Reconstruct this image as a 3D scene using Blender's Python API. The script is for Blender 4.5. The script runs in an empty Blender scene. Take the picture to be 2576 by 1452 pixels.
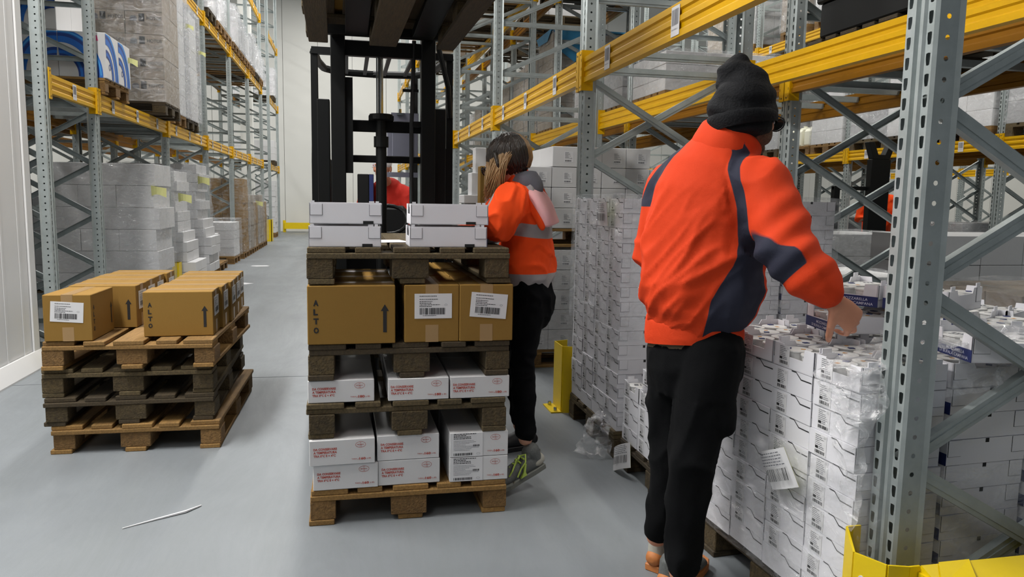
import bpy, bmesh, math, random
from mathutils import Vector, Matrix, noise
R = math.radians
PI = math.pi
random.seed(7)
SC = bpy.context.scene
COL = SC.collection
# ---------------------------------------------------------------- camera
cam_d = bpy.data.cameras.new('camera')
cam = bpy.data.objects.new('camera', cam_d); COL.objects.link(cam)
cam_d.sensor_width = 36; cam_d.lens = 1900 / 2576 * 36
cam.matrix_world = (Matrix.Translation((0, 0, 1.32)) @ Matrix.Rotation(R(-12.3), 4, 'Z') @ Matrix.Rotation(R(90 - 6.8), 4, 'X') @ Matrix.Rotation(R(0.95), 4, 'Z'))
cam_d.clip_start = .05; cam_d.clip_end = 200
SC.camera = cam
# ---------------------------------------------------------------- world, lamps, exposure
W = bpy.data.worlds.new('world'); SC.world = W; W.use_nodes = True
W.node_tree.nodes['Background'].inputs[0].default_value = (.86, .93, 1.0, 1)
W.node_tree.nodes['Background'].inputs[1].default_value = .17
def area(name, loc, size, energy, color=(1, 1, 1), rot=(0, 0, 0)):
    d = bpy.data.lights.new(name, 'AREA'); d.shape = 'RECTANGLE'; d.size, d.size_y = size
    d.energy = energy; d.color = color
    o = bpy.data.objects.new(name, d); o.location = loc; o.rotation_euler = rot; COL.objects.link(o)
for i, (x, y, e) in enumerate([(-2.0, -1.2, 78), (-2.0, 3.0, 350), (-.1, 8.8, 310), (-.1, 14, 350), (-.1, 20, 340), (-.1, 24.5, 240)]):
    area('aisle_lamp_and_fill', (x, y, 8.2 if y > 5 else 4.7), (.45, 2.6), e, (1, .98, .95))  # the two near, low ones are added fill lights that brighten the tray faces
for i, (x, y) in enumerate([(5.6, 2), (5.6, 8), (5.6, 15), (5.6, 22), (12, 6), (12, 15)]):
    area('side_aisle_lamp', (x, y, 8.2), (.5, 3), 330, (1, .97, .9))
for i, (x, y) in enumerate([(-5.8, 8), (-5.8, 15), (-5.8, 22)]):
    area('left_aisle_lamp', (x, y, 8.2), (.5, 3), 300, (1, .98, .94))
SC.view_settings.view_transform = 'Standard'; SC.view_settings.look = 'None'
SC.view_settings.gamma = 1; SC.view_settings.exposure = -0.15
try: SC.view_settings.use_curve_mapping = False
except Exception: pass
SC.cycles.max_bounces = 6; SC.cycles.transparent_max_bounces = 12
SC.cycles.use_denoising = True
# ---------------------------------------------------------------- helpers
def lin(c):
    if isinstance(c, str): c = [int(c[i:i+2], 16) / 255 for i in (0, 2, 4)]
    return tuple(x / 12.92 if x <= .04045 else ((x + .055) / 1.055) ** 2.4 for x in c) + (1,)
MATS = {}
def mat(name, col, rough=.6, metal=0, spec=.5, n=0, nscale=20, col2=None, bump=0, bscale=80, stretch=None, rnd=0, alpha=None):
    """principled surface; n mixes towards col2 by noise, rnd varies value per object, bump is fine relief"""
    m = bpy.data.materials.new(name); m.use_nodes = True; MATS[name] = m
    nt = m.node_tree; N = nt.nodes; L = nt.links; b = N['Principled BSDF']
    b.inputs['Roughness'].default_value = rough; b.inputs['Metallic'].default_value = metal
    b.inputs['Specular IOR Level'].default_value = spec
    c = lin(col); b.inputs['Base Color'].default_value = c
    if alpha is not None: b.inputs['Alpha'].default_value = alpha
    co = None
    if n or bump:
        tc = N.new('ShaderNodeTexCoord'); co = tc.outputs['Object']
        if rnd:
            oi = N.new('ShaderNodeObjectInfo'); ad = N.new('ShaderNodeVectorMath'); ad.operation = 'ADD'
            mu = N.new('ShaderNodeMath'); mu.operation = 'MULTIPLY'; mu.inputs[1].default_value = 37
            L.new(oi.outputs['Random'], mu.inputs[0]); L.new(co, ad.inputs[0]); L.new(mu.outputs[0], ad.inputs[1]); co = ad.outputs[0]
        if stretch:
            mp = N.new('ShaderNodeMapping'); mp.inputs['Scale'].default_value = stretch; L.new(co, mp.inputs[0]); co = mp.outputs[0]
    out = None
    if n:
        t = N.new('ShaderNodeTexNoise'); t.inputs['Scale'].default_value = nscale; t.inputs['Detail'].default_value = 5; t.inputs['Roughness'].default_value = .65
        L.new(co, t.inputs['Vector'])
        r = N.new('ShaderNodeMapRange'); r.inputs[1].default_value = .3; r.inputs[2].default_value = .7; r.inputs[4].default_value = n
        L.new(t.outputs['Fac'], r.inputs[0])
        mx = N.new('ShaderNodeMix'); mx.data_type = 'RGBA'; mx.inputs['A'].default_value = c
        mx.inputs['B'].default_value = lin(col2) if col2 else tuple(x * .5 for x in c[:3]) + (1,)
        L.new(r.outputs[0], mx.inputs['Factor']); out = mx.outputs['Result']; L.new(out, b.inputs['Base Color'])
    if rnd:
        oi = N.new('ShaderNodeObjectInfo'); r2 = N.new('ShaderNodeMapRange'); r2.inputs[3].default_value = 1 - rnd; r2.inputs[4].default_value = 1 + rnd * .6
        L.new(oi.outputs['Random'], r2.inputs[0]); hs = N.new('ShaderNodeHueSaturation'); L.new(r2.outputs[0], hs.inputs['Value'])
        if out: L.new(out, hs.inputs['Color'])
        else: hs.inputs['Color'].default_value = c
        L.new(hs.outputs[0], b.inputs['Base Color'])
    if bump:
        t2 = N.new('ShaderNodeTexNoise'); t2.inputs['Scale'].default_value = bscale; t2.inputs['Detail'].default_value = 4
        L.new(co, t2.inputs['Vector']); bp = N.new('ShaderNodeBump'); bp.inputs['Strength'].default_value = bump; bp.inputs['Distance'].default_value = .01
        L.new(t2.outputs['Fac'], bp.inputs['Height']); L.new(bp.outputs[0], b.inputs['Normal'])
    return m
mat('galv', 'aab2b2', .42, .35, n=.5, nscale=9, col2='7d8684', bump=.05, bscale=60)
mat('galv_dark', '6d7577', .5, .6, n=.4, nscale=9, col2='4d5557')
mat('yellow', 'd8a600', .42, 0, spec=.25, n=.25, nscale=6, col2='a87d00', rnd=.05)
mat('ochre', '8a5c0a', .5, 0, spec=.2, n=.25, nscale=6, col2='6e4808', rnd=.08)  # beam yellow darkened: the shade on inner and rear beams is in the colour
mat('guard_yellow', 'e3c400', .4, 0, n=.2, nscale=12, col2='bfa200')
mat('wood_fresh', '9a7640', .8, n=.75, nscale=5, col2='6a4e28', stretch=(2, 22, 22), bump=.35, bscale=14, rnd=.22)
mat('wood_old', '645639', .85, n=.85, nscale=5, col2='382e1e', stretch=(2, 22, 22), bump=.4, bscale=14, rnd=.25)
mat('wood_dark', '4b3f2a', .85, n=.8, nscale=5, col2='2a2218', stretch=(2, 22, 22), bump=.4, bscale=14, rnd=.25)
mat('chip', '84643a', .9, n=.8, nscale=60, col2='553f22', bump=.6, bscale=120, rnd=.22)
mat('chip_old', '57492e', .9, n=.8, nscale=50, col2='2e261a', bump=.6, bscale=120, rnd=.25)
mat('carton', '8a6a33', .8, spec=.2, n=.25, nscale=8, col2='82622d', bump=.04, bscale=200, rnd=.03)
mat('carton_grey', '8d8274', .75, n=.4, nscale=3, col2='a39a8d', rnd=.12)
mat('tape', '9c7e55', .3, spec=.6)
mat('white_card', 'dfdfe4', .6, n=.12, nscale=6, col2='d6d6dc', rnd=.03)
mat('white_box', 'cfcfd0', .6, n=.2, nscale=4, col2='bfbfc2', rnd=.05)
mat('grey_box', 'a5a6a8', .6, n=.3, nscale=4, col2='8f9092', rnd=.08)
mat('gap', '1d1f20', .9)
mat('ink', '1c1c1e', .7)
mat('grey_ink', '5e6067', .7)
mat('dim_ink', '3c4048', .7)
mat('red_ink', 'b0483a', .7)
mat('blue_print', '1f2c63', .5)
mat('swirl_blue', '1466c0', .4)
mat('swirl_dark', '123a86', .4)
mat('swirl_light', '3c9be0', .4)
mat('paper', 'd8d8da', .6, n=.1, nscale=10)
mat('yellow_note', 'cfcf8c', .6)
mat('white_ink', 'd5d8e8', .6)
mat('black_metal', '060808', .5, .0, spec=.25, n=.3, nscale=10, col2='0c0d0e')
mat('black_plastic', '0b0c0d', .5, spec=.3)
mat('chrome', 'b8bcbc', .18, 1)
mat('lid', 'dcdcda', .3)
mat('tub', 'c9c9a8', .25)
mat('lid_print', 'c98a30', .4)
mat('blue_cover', '2b7fae', .4, n=.4, nscale=8, col2='5a9cc0')
mat('wall', 'd6d6d1', .7, n=.12, nscale=.7, col2='cccbc6')
mat('panel_wall', 'd4d4d4', .45, n=.1, nscale=2, col2='c8c8c8')
mat('grey_plastic', '8a8c9c', .5)
mat('pink_print', 'd2447c', .5)
mat('jug', 'dddccb', .45)
mat('rubber', '15171a', .7)
def wrap_material(name, base, amt, tint=(.93, .95, .98)):
    """stretch film: clear sheet whose folds scatter light"""
    m = bpy.data.materials.new(name); m.use_nodes = True; MATS[name] = m
    nt = m.node_tree; N = nt.nodes; L = nt.links; N.remove(N['Principled BSDF'])
    tc = N.new('ShaderNodeTexCoord'); mp = N.new('ShaderNodeMapping'); mp.inputs['Scale'].default_value = (1, 1, 1.8); L.new(tc.outputs['Object'], mp.inputs[0])
    t = N.new('ShaderNodeTexNoise'); t.inputs['Scale'].default_value = 9; t.inputs['Detail'].default_value = 8; t.inputs['Distortion'].default_value = 1.5; t.inputs['Roughness'].default_value = .6; L.new(mp.outputs[0], t.inputs[0])
    r = N.new('ShaderNodeMapRange'); r.inputs[1].default_value = .42; r.inputs[2].default_value = .72; r.inputs[3].default_value = base; r.inputs[4].default_value = amt; L.new(t.outputs['Fac'], r.inputs[0])
    bp = N.new('ShaderNodeBump'); bp.inputs['Strength'].default_value = .9; bp.inputs['Distance'].default_value = .03; L.new(t.outputs['Fac'], bp.inputs['Height'])
    g = N.new('ShaderNodeBsdfGlossy'); g.inputs['Roughness'].default_value = .10; g.inputs['Color'].default_value = tint + (1,); L.new(bp.outputs[0], g.inputs['Normal'])
    df = N.new('ShaderNodeBsdfDiffuse'); df.inputs['Color'].default_value = (.75, .77, .8, 1); L.new(bp.outputs[0], df.inputs['Normal'])
    m1 = N.new('ShaderNodeMixShader'); m1.inputs[0].default_value = .45; L.new(df.outputs[0], m1.inputs[1]); L.new(g.outputs[0], m1.inputs[2])
    tr = N.new('ShaderNodeBsdfTransparent')
    m2 = N.new('ShaderNodeMixShader'); L.new(r.outputs[0], m2.inputs[0]); L.new(tr.outputs[0], m2.inputs[1]); L.new(m1.outputs[0], m2.inputs[2])
    L.new(m2.outputs[0], N['Material Output'].inputs[0])
wrap_material('film', .08, .45)
wrap_material('film_milky', .3, .75)
wrap_material('film_shiny', .14, .85, (1, 1, 1))
def floor_material():
    m = mat('concrete', '7d8286', .5, n=.5, nscale=1.1, col2='6a6f73', bump=.05, bscale=300)
    nt = m.node_tree; N = nt.nodes; L = nt.links; b = N['Principled BSDF']
    mx = [x for x in N if x.bl_idname == 'ShaderNodeMix'][0]
    tc = N.new('ShaderNodeTexCoord'); mp = N.new('ShaderNodeMapping'); mp.inputs['Scale'].default_value = (1, .22, 1); mp.inputs['Rotation'].default_value = (0, 0, .5)
    L.new(tc.outputs['Object'], mp.inputs[0])
    t = N.new('ShaderNodeTexNoise'); t.inputs['Scale'].default_value = 2.2; t.inputs['Detail'].default_value = 9; t.inputs['Roughness'].default_value = .7; t.inputs['Distortion'].default_value = .6; L.new(mp.outputs[0], t.inputs[0])
    r = N.new('ShaderNodeMapRange'); r.inputs[1].default_value = .48; r.inputs[2].default_value = .68; r.inputs[4].default_value = .8; L.new(t.outputs['Fac'], r.inputs[0])
    m2 = N.new('ShaderNodeMix'); m2.data_type = 'RGBA'; m2.inputs['B'].default_value = lin('73787a'); L.new(r.outputs[0], m2.inputs['Factor']); L.new(mx.outputs['Result'], m2.inputs['A'])
    L.new(m2.outputs['Result'], b.inputs['Base Color'])
    rr = N.new('ShaderNodeMapRange'); rr.inputs[1].default_value = .3; rr.inputs[2].default_value = .7; rr.inputs[3].default_value = .32; rr.inputs[4].default_value = .6; L.new(t.outputs['Fac'], rr.inputs[0]); L.new(rr.outputs[0], b.inputs['Roughness'])
floor_material()

class MB:
    """collects geometry and becomes one mesh"""
    def __init__(s): s.v = []; s.f = []; s.m = []; s.ms = []
    def mi(s, m):
        if m not in s.ms: s.ms.append(m)
        return s.ms.index(m)
    def add(s, vs, fs, m):
        o = len(s.v); k = s.mi(m); s.v += [tuple(v) for v in vs]
        for f in fs: s.f.append([i + o for i in f]); s.m.append(k)
        return s
    def box(s, x0, x1, y0, y1, z0, z1, m, T=None):
        vs = [Vector((x, y, z)) for z in (z0, z1) for x, y in ((x0, y0), (x1, y0), (x1, y1), (x0, y1))]
        if T: vs = [T @ v for v in vs]
        return s.add(vs, [(3, 2, 1, 0), (4, 5, 6, 7), (0, 1, 5, 4), (1, 2, 6, 5), (2, 3, 7, 6), (3, 0, 4, 7)], m)
    def prism(s, poly, h0, h1, m, T=None, axis='z'):
        """poly in (a,b); axis z: (a,b,h); y: (a,h,b); x: (h,a,b)"""
        def P(a, b, h): return Vector((a, b, h) if axis == 'z' else (a, h, b) if axis == 'y' else (h, a, b))
        n = len(poly); vs = [P(a, b, h0) for a, b in poly] + [P(a, b, h1) for a, b in poly]
        if T: vs = [T @ v for v in vs]
        return s.add(vs, [list(range(n))[::-1], list(range(n, 2 * n))] + [(i, (i + 1) % n, n + (i + 1) % n, n + i) for i in range(n)], m)
    def cyl(s, a, b, r, m, n=12, r2=None, cap=True):
        a = Vector(a); b = Vector(b); d = (b - a).normalized(); u = d.orthogonal().normalized(); w = d.cross(u); r2 = r if r2 is None else r2
        vs = [a + (u * math.cos(t) + w * math.sin(t)) * r for t in [2 * PI * i / n for i in range(n)]] + [b + (u * math.cos(t) + w * math.sin(t)) * r2 for t in [2 * PI * i / n for i in range(n)]]
        fs = [(i, (i + 1) % n, n + (i + 1) % n, n + i) for i in range(n)]
        if cap: fs += [list(range(n))[::-1], list(range(n, 2 * n))]
        return s.add(vs, fs, m)
    def tube(s, pts, r, m, n=8):
        pts = [Vector(p) for p in pts]; k = len(pts); vs = []; u = None
        for i, p in enumerate(pts):
            d = (pts[min(i + 1, k - 1)] - pts[max(i - 1, 0)]).normalized()
            u = (u - d * u.dot(d)).normalized() if u else d.orthogonal().normalized()
            w = d.cross(u); rr = r[i] if isinstance(r, (list, tuple)) else r
            vs += [p + (u * math.cos(2 * PI * j / n) + w * math.sin(2 * PI * j / n)) * rr for j in range(n)]
        fs = [(i * n + j, i * n + (j + 1) % n, (i + 1) * n + (j + 1) % n, (i + 1) * n + j) for i in range(k - 1) for j in range(n)]
        fs += [list(range(n))[::-1], list(range((k - 1) * n, k * n))]
        return s.add(vs, fs, m)
    def lathe(s, prof, m, n=20, c=(0, 0, 0)):
        vs = []; k = len(prof)
        for r, z in prof: vs += [(c[0] + r * math.cos(2 * PI * j / n), c[1] + r * math.sin(2 * PI * j / n), c[2] + z) for j in range(n)]
        return s.add(vs, [(i * n + j, i * n + (j + 1) % n, (i + 1) * n + (j + 1) % n, (i + 1) * n + j) for i in range(k - 1) for j in range(n)] + [list(range((k - 1) * n, k * n))], m)
    def mesh(s, name, smooth=False, bevel=0):
        me = bpy.data.meshes.new(name); me.from_pydata(s.v, [], s.f)
        for m in s.ms: me.materials.append(MATS[m])
        me.polygons.foreach_set('material_index', s.m)
        if bevel:
            bm = bmesh.new(); bm.from_mesh(me); bmesh.ops.bevel(bm, geom=bm.edges[:], offset=bevel, segments=1, affect='EDGES', profile=.5); bm.to_mesh(me); bm.free()
        if smooth: me.polygons.foreach_set('use_smooth', [True] * len(me.polygons))
        me.update(); return me
def ob(name, me, parent=None, loc=(0, 0, 0), rot=(0, 0, 0), label=None, cat=None, group=None, kind=None, scale=None):
    o = bpy.data.objects.new(name, me); COL.objects.link(o); o.location = loc
    if name in ('lettering', 'printed_mark', 'swirl_print') and not kind: kind = 'stuff'
    o.rotation_euler = rot if isinstance(rot, (tuple, list)) else (0, 0, rot)
    if scale: o.scale = scale
    if parent: o.parent = parent
    for k, v in (('label', label), ('category', cat), ('group', group), ('kind', kind)):
        if v: o[k] = v
    return o
def thing(name, label, cat, loc=(0, 0, 0), rot=0, group=None): return ob(name, None, None, loc, rot, label, cat, group)
_bc = {}
def boxm(w, d, h, m, bevel=0.003):
    """box mesh, centred in x and y, base at z=0"""
    k = (round(w, 4), round(d, 4), round(h, 4), m, bevel)
    if k not in _bc: _bc[k] = MB().box(-w/2, w/2, -d/2, d/2, 0, h, m).mesh('box', bevel=bevel)
    return _bc[k]
_tc = {}
def textm(s, size, m, align='LEFT', font_scale=1, thick=0, shear=0, res=2, spacing=1):
    """lettering as a flat mesh in the XZ plane facing -Y"""
    k = (s, size, m, align, font_scale, thick, shear)
    if k in _tc: return _tc[k]
    c = bpy.data.curves.new('lettering', 'FONT'); c.body = s; c.size = size; c.align_x = align; c.resolution_u = res; c.offset = thick; c.shear = shear; c.space_line = spacing
    o = bpy.data.objects.new('tmp', c); COL.objects.link(o)
    dg = bpy.context.evaluated_depsgraph_get(); me = bpy.data.meshes.new_from_object(o.evaluated_get(dg)); bpy.data.objects.remove(o)
    for v in me.vertices: x, y, z = v.co; v.co = (x * font_scale, 0, y)
    me.materials.clear(); me.materials.append(MATS[m]); _tc[k] = me; return me
def append_mesh(b, me, m, off=(0, 0, 0)):
    b.add([Vector(v.co) + Vector(off) for v in me.vertices], [list(p.vertices) for p in me.polygons], m)
def barcode(b, x0, x1, z0, z1, y, m='ink', seed=1, n=26):
    rg = random.Random(seed); x = x0; un = (x1 - x0) / n / 2
    while x < x1:
        w = un * rg.choice((.6, .9, 1.6, 2.2)); b.add([(x, y, z0), (min(x + w, x1), y, z0), (min(x + w, x1), y, z1), (x, y, z1)], [(0, 1, 2, 3)], m); x += w + un * rg.choice((.7, 1, 1.6))
def lines(b, x0, x1, z1, rows, step, hgt, y, m='ink', seed=1):
    """rows of unreadably small print"""
    rg = random.Random(seed); 
    for r in range(rows):
        x = x0; z = z1 - r * step; end = x0 + (x1 - x0) * rg.uniform(.45, 1)
        while x < end:
            w = rg.uniform(.6, 2.6) * hgt * 1.6; b.add([(x, y, z - hgt), (min(x + w, end), y, z - hgt), (min(x + w, end), y, z), (x, y, z)], [(0, 1, 2, 3)], m); x += w + hgt * .6
# ---------------------------------------------------------------- room shell
fl = ob('floor', None, kind='structure')
for k, (y0, y1) in enumerate([(-4, 5.62), (5.63, 17.0), (17.01, 28.5)]):
    b = MB().box(-8.2, 17.2, y0, y1, -.12, 0, 'concrete'); ob('slab', b.mesh('slab'), fl)
ob('joint_bed', MB().box(-8.2, 17.2, -4, 28.5, -.2, -.125, 'gap').mesh('bed'), fl)
wb = ob('wall_back', None, kind='structure')
x = -8.2
while x < 17:
    ob('wall_panel', boxm(1.188, .12, 10, 'wall', .004), wb, (x + .6, 28.56, 0)); x += 1.2
ob('panel_joint', MB().box(-8.2, 17.2, 28.56, 28.6, 0, 10, 'grey_box').mesh('joint'), wb)
for nm, X, y0 in (('wall_left', -8.26, 2.0), ('wall_right', 17.26, -4)):
    wl = ob(nm, None, kind='structure'); y = y0
    while y < 28.4:
        ob('wall_panel', boxm(.12, 1.188, 10, 'wall', .004), wl, (X, y + .6, 0)); y += 1.2
    ob('panel_joint', MB().box(X - .02, X + .02, y0, 28.5, 0, 10, 'grey_box').mesh('joint'), wl)
# near partition at the left edge of the view: ribbed sandwich panels ending at a corner
wn = ob('wall_near', None, kind='structure')
for k in range(7):
    y1 = 6.3 - k * 1.0
    b = MB().box(-2.46, -2.32, y1 - .992, y1, 0, 9, 'panel_wall')
    for r in (.22, .5, .78): b.box(-2.32, -2.316, y1 - r - .03, y1 - r, 0, 9, 'panel_wall')
    ob('wall_panel', b.mesh('panel', bevel=.002), wn)
ob('corner_trim', MB().box(-2.47, -2.305, 6.3, 6.306, 0, 9, 'panel_wall').box(-2.318, -2.305, 6.2, 6.306, 0, 9, 'panel_wall').mesh('trim'), wn)
ob('baseboard_near', MB().prism([(-2.315, .12), (-2.315, 0), (-2.24, 0), (-2.24, .012), (-2.3, .12)], -1, 6.33, 'panel_wall', axis='y').mesh('base'), kind='structure')
b = MB().box(-.16, .16, -.16, .16, 0, 9, 'wall'); b.box(-.19, .19, -.19, .19, 0, .5, 'guard_yellow')
ob('trim_1', b.mesh('column'), None, (-2.75, 22.75, 0), kind='structure')
# ---------------------------------------------------------------- pallet racks
def hole_strip(b, O, U, h, pitch, w, hole, cu, m, z0=0):
    """sheet-metal strip of width w with one column of holes, hole = 8 points (u,v)"""
    O = Vector(O); U = Vector(U); n = int(h / pitch); Z = Vector((0, 0, 1))
    outer = [(0, .5), (0, 0), (.5, 0), (1, 0), (1, .5), (1, 1), (.5, 1), (0, 1)]
    for k in range(n):
        zb = z0 + k * pitch
        vs = [O + U * (a * w) + Z * (zb + c * pitch) for a, c in outer] + [O + U * (cu + a) + Z * (zb + pitch / 2 + c) for a, c in hole]
        b.add(vs, [(i, (i + 1) % 8, 8 + (i + 1) % 8, 8 + i) for i in range(8)], m)
ROUND = [(-.0065, 0), (-.0046, -.0046), (0, -.0065), (.0046, -.0046), (.0065, 0), (.0046, .0046), (0, .0065), (-.0046, .0046)]
SLOT = [(-.0065, 0), (-.005, -.014), (0, -.0155), (.005, -.014), (.0075, 0), (.0075, .014), (0, .0155), (-.0065, .014)]
PH = 8.0
def post_mesh(h=PH):
    b = MB(); m = 'galv'; W2 = .055
    for s in (-1, 1):
        hole_strip(b, (.008, s * W2, 0), (1, 0, 0), h, .05, .055, ROUND, .026, m)      # side faces
        b.add([(.063, s * W2, 0), (.075, s * (W2 + .006), 0), (.075, s * (W2 + .006), h), (.063, s * W2, h)], [(0, 1, 2, 3)], m)
        b.add([(.075, s * (W2 + .006), 0), (.075, s * .035, 0), (.075, s * .035, h), (.075, s * (W2 + .006), h)], [(0, 1, 2, 3)], m)
        b.add([(.008, s * W2, 0), (0, s * .048, 0), (0, s * .048, h), (.008, s * W2, h)], [(0, 1, 2, 3)], m)
        hole_strip(b, (0, s * .048, 0), (0, -s, 0), h, .05, .024, SLOT, .012, m, .0)
        b.add([(0, s * .024, 0), (-.007, s * .019, 0), (-.007, s * .019, h), (0, s * .024, h)], [(0, 1, 2, 3)], m)
        b.add([(-.007, s * .019, 0), (-.007, s * .008, 0), (-.007, s * .008, h), (-.007, s * .019, h)], [(0, 1, 2, 3)], m)
        b.add([(-.007, s * .008, 0), (.004, s * .004, 0), (.004, s * .004, h), (-.007, s * .008, h)], [(0, 1, 2, 3)], m)
    b.add([(.004, -.004, 0), (.004, .004, 0), (.004, .004, h), (.004, -.004, h)], [(0, 1, 2, 3)], m)
    return b.mesh('post')
POST = post_mesh()
POSTB = POST.copy()
for v in POSTB.vertices: v.co.x = 1.1 - v.co.x
FOOT = MB().box(-.02, .11, -.08, .08, 0, .006, 'galv').cyl((.09, .066, .006), (.09, .066, .022), .009, 'chrome', 6).cyl((.0, -.066, .006), (.0, -.066, .022), .009, 'chrome', 6).mesh('foot')
_st = {}
def strut_mesh(dz):
    """C-channel brace from the front post to the rear post, rising by dz"""
    if dz in _st: return _st[dz]
    L = math.hypot(1.0, dz); a = math.atan2(dz, 1.0)
    T = Matrix.Rotation(-a, 4, 'Y'); b = MB()
    for (x0, x1, y0, y1, z0, z1) in ((0, L, -.013, -.011, -.022, .022), (0, L, -.011, .012, -.022, -.02), (0, L, -.011, .012, .02, .022), (0, L, -.0125, -.016, -.008, .008)):
        b.box(x0, x1, y0, y1, z0, z1, 'galv', T)
    _st[dz] = b.mesh('strut'); return _st[dz]
_fb = {}
def bracing_all(zt):
    b = MB(); z = .16; k = 0
    if 'far' in _fb: return _fb['far']
    while z < zt:
        for dz in ((.56, -.56) if z < 2.05 else (.47, 0.0)):
            if 0 < z + dz < zt:
                me = strut_mesh(dz); append_mesh(b, me, 'galv', (.05, .014 if dz > 0 else -.014, z))
        z += .47
    _fb['far'] = b.mesh('bracing'); return _fb['far']
def frame(Xf, Y, rot, label, near=True, zt=PH, group='uprights of the pallet racks'):
    t = thing('rack_frame', label, 'rack frame', (Xf, Y, 0), rot)
    for me in (POST, POSTB): ob('upright_post', me, t)
    ob('foot_plate', FOOT, t); ob('foot_plate', FOOT, t, (1.01, 0, 0))
    if near:
        z = .16
        while z < zt - .3:
            for dz in ((.56, -.56) if z < 2.05 else (.47, 0.0)):
                if 0 < z + dz < zt: ob('strut', strut_mesh(dz), t, (.05, .018 if dz > 0 else -.018, z))
            z += .47
    else: ob('bracing', bracing_all(zt), t, kind='stuff')
    for z in (.12, 2.1, 2.2): ob('cross_bar', strut_mesh(0.0), t, (.05, -.005, z))
    return t
_bm = {}
PROF = [(0, .002), (0, .03), (.009, .038), (.009, .058), (0, .066), (0, .088), (.009, .096), (.009, .112), (0, .12), (0, .148), (.02, .15), (.045, .15), (.045, .12), (.036, .112), (.036, .096), (.045, .088), (.045, .066), (.036, .058), (.036, .038), (.045, .03), (.045, .002)]
def beam_mesh(L, m='yellow'):
    if (L, m) not in _bm: _bm[(L, m)] = MB().prism(PROF, -L/2, L/2, m, axis='x').mesh('beam')
    return _bm[(L, m)]
def conn_mesh(s):
    if ('c', s) not in _bm:
        b = MB(); b.box(*(sorted((0, s * .05))), -.014, -.008, -.045, .19, 'yellow'); b.box(*(sorted((-s * .004, 0))), -.012, .058, -.045, .19, 'yellow')
        for z in (-.025, .165): b.cyl((s * .028, -.015, z), (s * .028, -.0135, z), .006, 'gap', 8)
        for z in (-.02, .03, .08, .13, .17): b.box(*(sorted((s * .006, s * .01))), -.0146, -.0139, z - .008, z + .008, 'gap')
        _bm[('c', s)] = b.mesh('connector')
    return _bm[('c', s)]
def loc_label_mesh():
    b = MB().box(-.042, .042, -.0015, 0, 0, .125, 'paper'); barcode(b, -.034, .034, .045, .112, -.002, 'grey_ink', 3, 16)
    append_mesh(b, textm('001.01-R02-A.1.1', .0095, 'grey_ink', 'CENTER'), 'grey_ink', (0, -.002, .025)); return b.mesh('location_label')
LOC = loc_label_mesh()
def beam(Xf, Y0, Y1, z, rot, label, labels=True, group=None):
    L = round(Y1 - Y0 - .112, 3)
    t = thing('rack_beam', label, 'rack beam', (Xf - (.004 if rot == 0 else -.004), (Y0 + Y1) / 2, z), -PI/2 if rot == 0 else PI/2, group)
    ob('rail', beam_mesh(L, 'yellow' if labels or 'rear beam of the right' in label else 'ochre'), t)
    for s in (-1, 1): ob('connector', conn_mesh(s), t, (s * L/2, 0, 0))
    if labels:
        xs = (-.93, -.05, .83) if L > 2 else (0,)
        for x in xs: ob('location_label', LOC, t, (x, -.0012, .012))
    return t
ORD = ['first', 'second', 'third', 'fourth', 'fifth', 'sixth', 'seventh', 'eighth', 'ninth', 'tenth']
LY = [6.5, 7.7, 10.5, 13.3, 16.1, 18.9, 21.7]; LY2 = [23.75, 26.6]
RY = [1.68, 4.5, 7.35, 10.2, 13.05, 15.9, 18.75, 21.6]
for i, y in enumerate(LY + LY2):
    lab = f'{ORD[i]} grey perforated upright frame of the left rack counted from the white partition' if i else 'grey perforated upright frame standing right beside the white partition edge'
    frame(-2.23, y, PI, lab, y < 14)
for i, y in enumerate(LY[:6]): frame(-4.7, y, 0, f'{ORD[i]} galvanised upright frame of the rear row behind the left rack', y < 9)
for i, y in enumerate(RY):
    lab = ['large galvanised upright frame in the right foreground behind the yellow guard', 'galvanised upright frame between the waiting stacks left of the bearded worker\'s red jacket'.replace('bearded ', ''), 'galvanised upright frame rising just behind the blonde woman'][i] if i < 3 else f'{ORD[i]} galvanised upright frame of the right rack, seen behind the raised pallet'
    frame(1.39, y, 0, lab, y < 11)
for i, y in enumerate(RY[:7]): frame(3.87, y, PI, f'{ORD[i]} galvanised upright frame of the row behind the right rack', y < 11)
for i, y in enumerate([4.76, 7.56, 10.36, 13.16, 15.96, 18.8]):
    frame(7.45, y, 0, f'{ORD[i]} slender upright frame of the rack across the second aisle', y < 11)
    frame(9.95, y, PI, f'{ORD[i]} dark upright frame of the back row across the second aisle', False)
for i, y in enumerate([6.5, 9.3, 12.1, 14.9, 17.7]): frame(13.7, y, 0, f'{ORD[i]} farthest upright frame by the beige right wall', False)
for zi, zc in enumerate((2.14, 4.1, 5.95)):
    z = zc - .075; lv = ['lower', 'second', 'third'][zi]
    for ys in (LY, LY2):
        for i in range(len(ys) - 1):
            if zi == 2 and ys[i] < 18: continue
            j = LY.index(ys[i]) if ys is LY else 7
            beam(-2.23, ys[i], ys[i+1], z, PI, f'yellow {lv} level front beam of the left rack, {ORD[j]} bay from the partition')
            if i < 6 and zi < 2: beam(-3.33, ys[i], ys[i+1], z, 0, f'yellow {lv} level rear beam of the left rack, {ORD[j]} bay from the partition', False)
    if zi < 2:
        for i in range(5):
            beam(-4.7, LY[i], LY[i+1], z, 0, f'shaded yellow {lv} level beam at the far side of the left double row, {ORD[i]} bay', False)
            beam(-3.6, LY[i], LY[i+1], z, PI, f'shaded yellow {lv} level beam in the middle of the left double row, {ORD[i]} bay', False)
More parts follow.
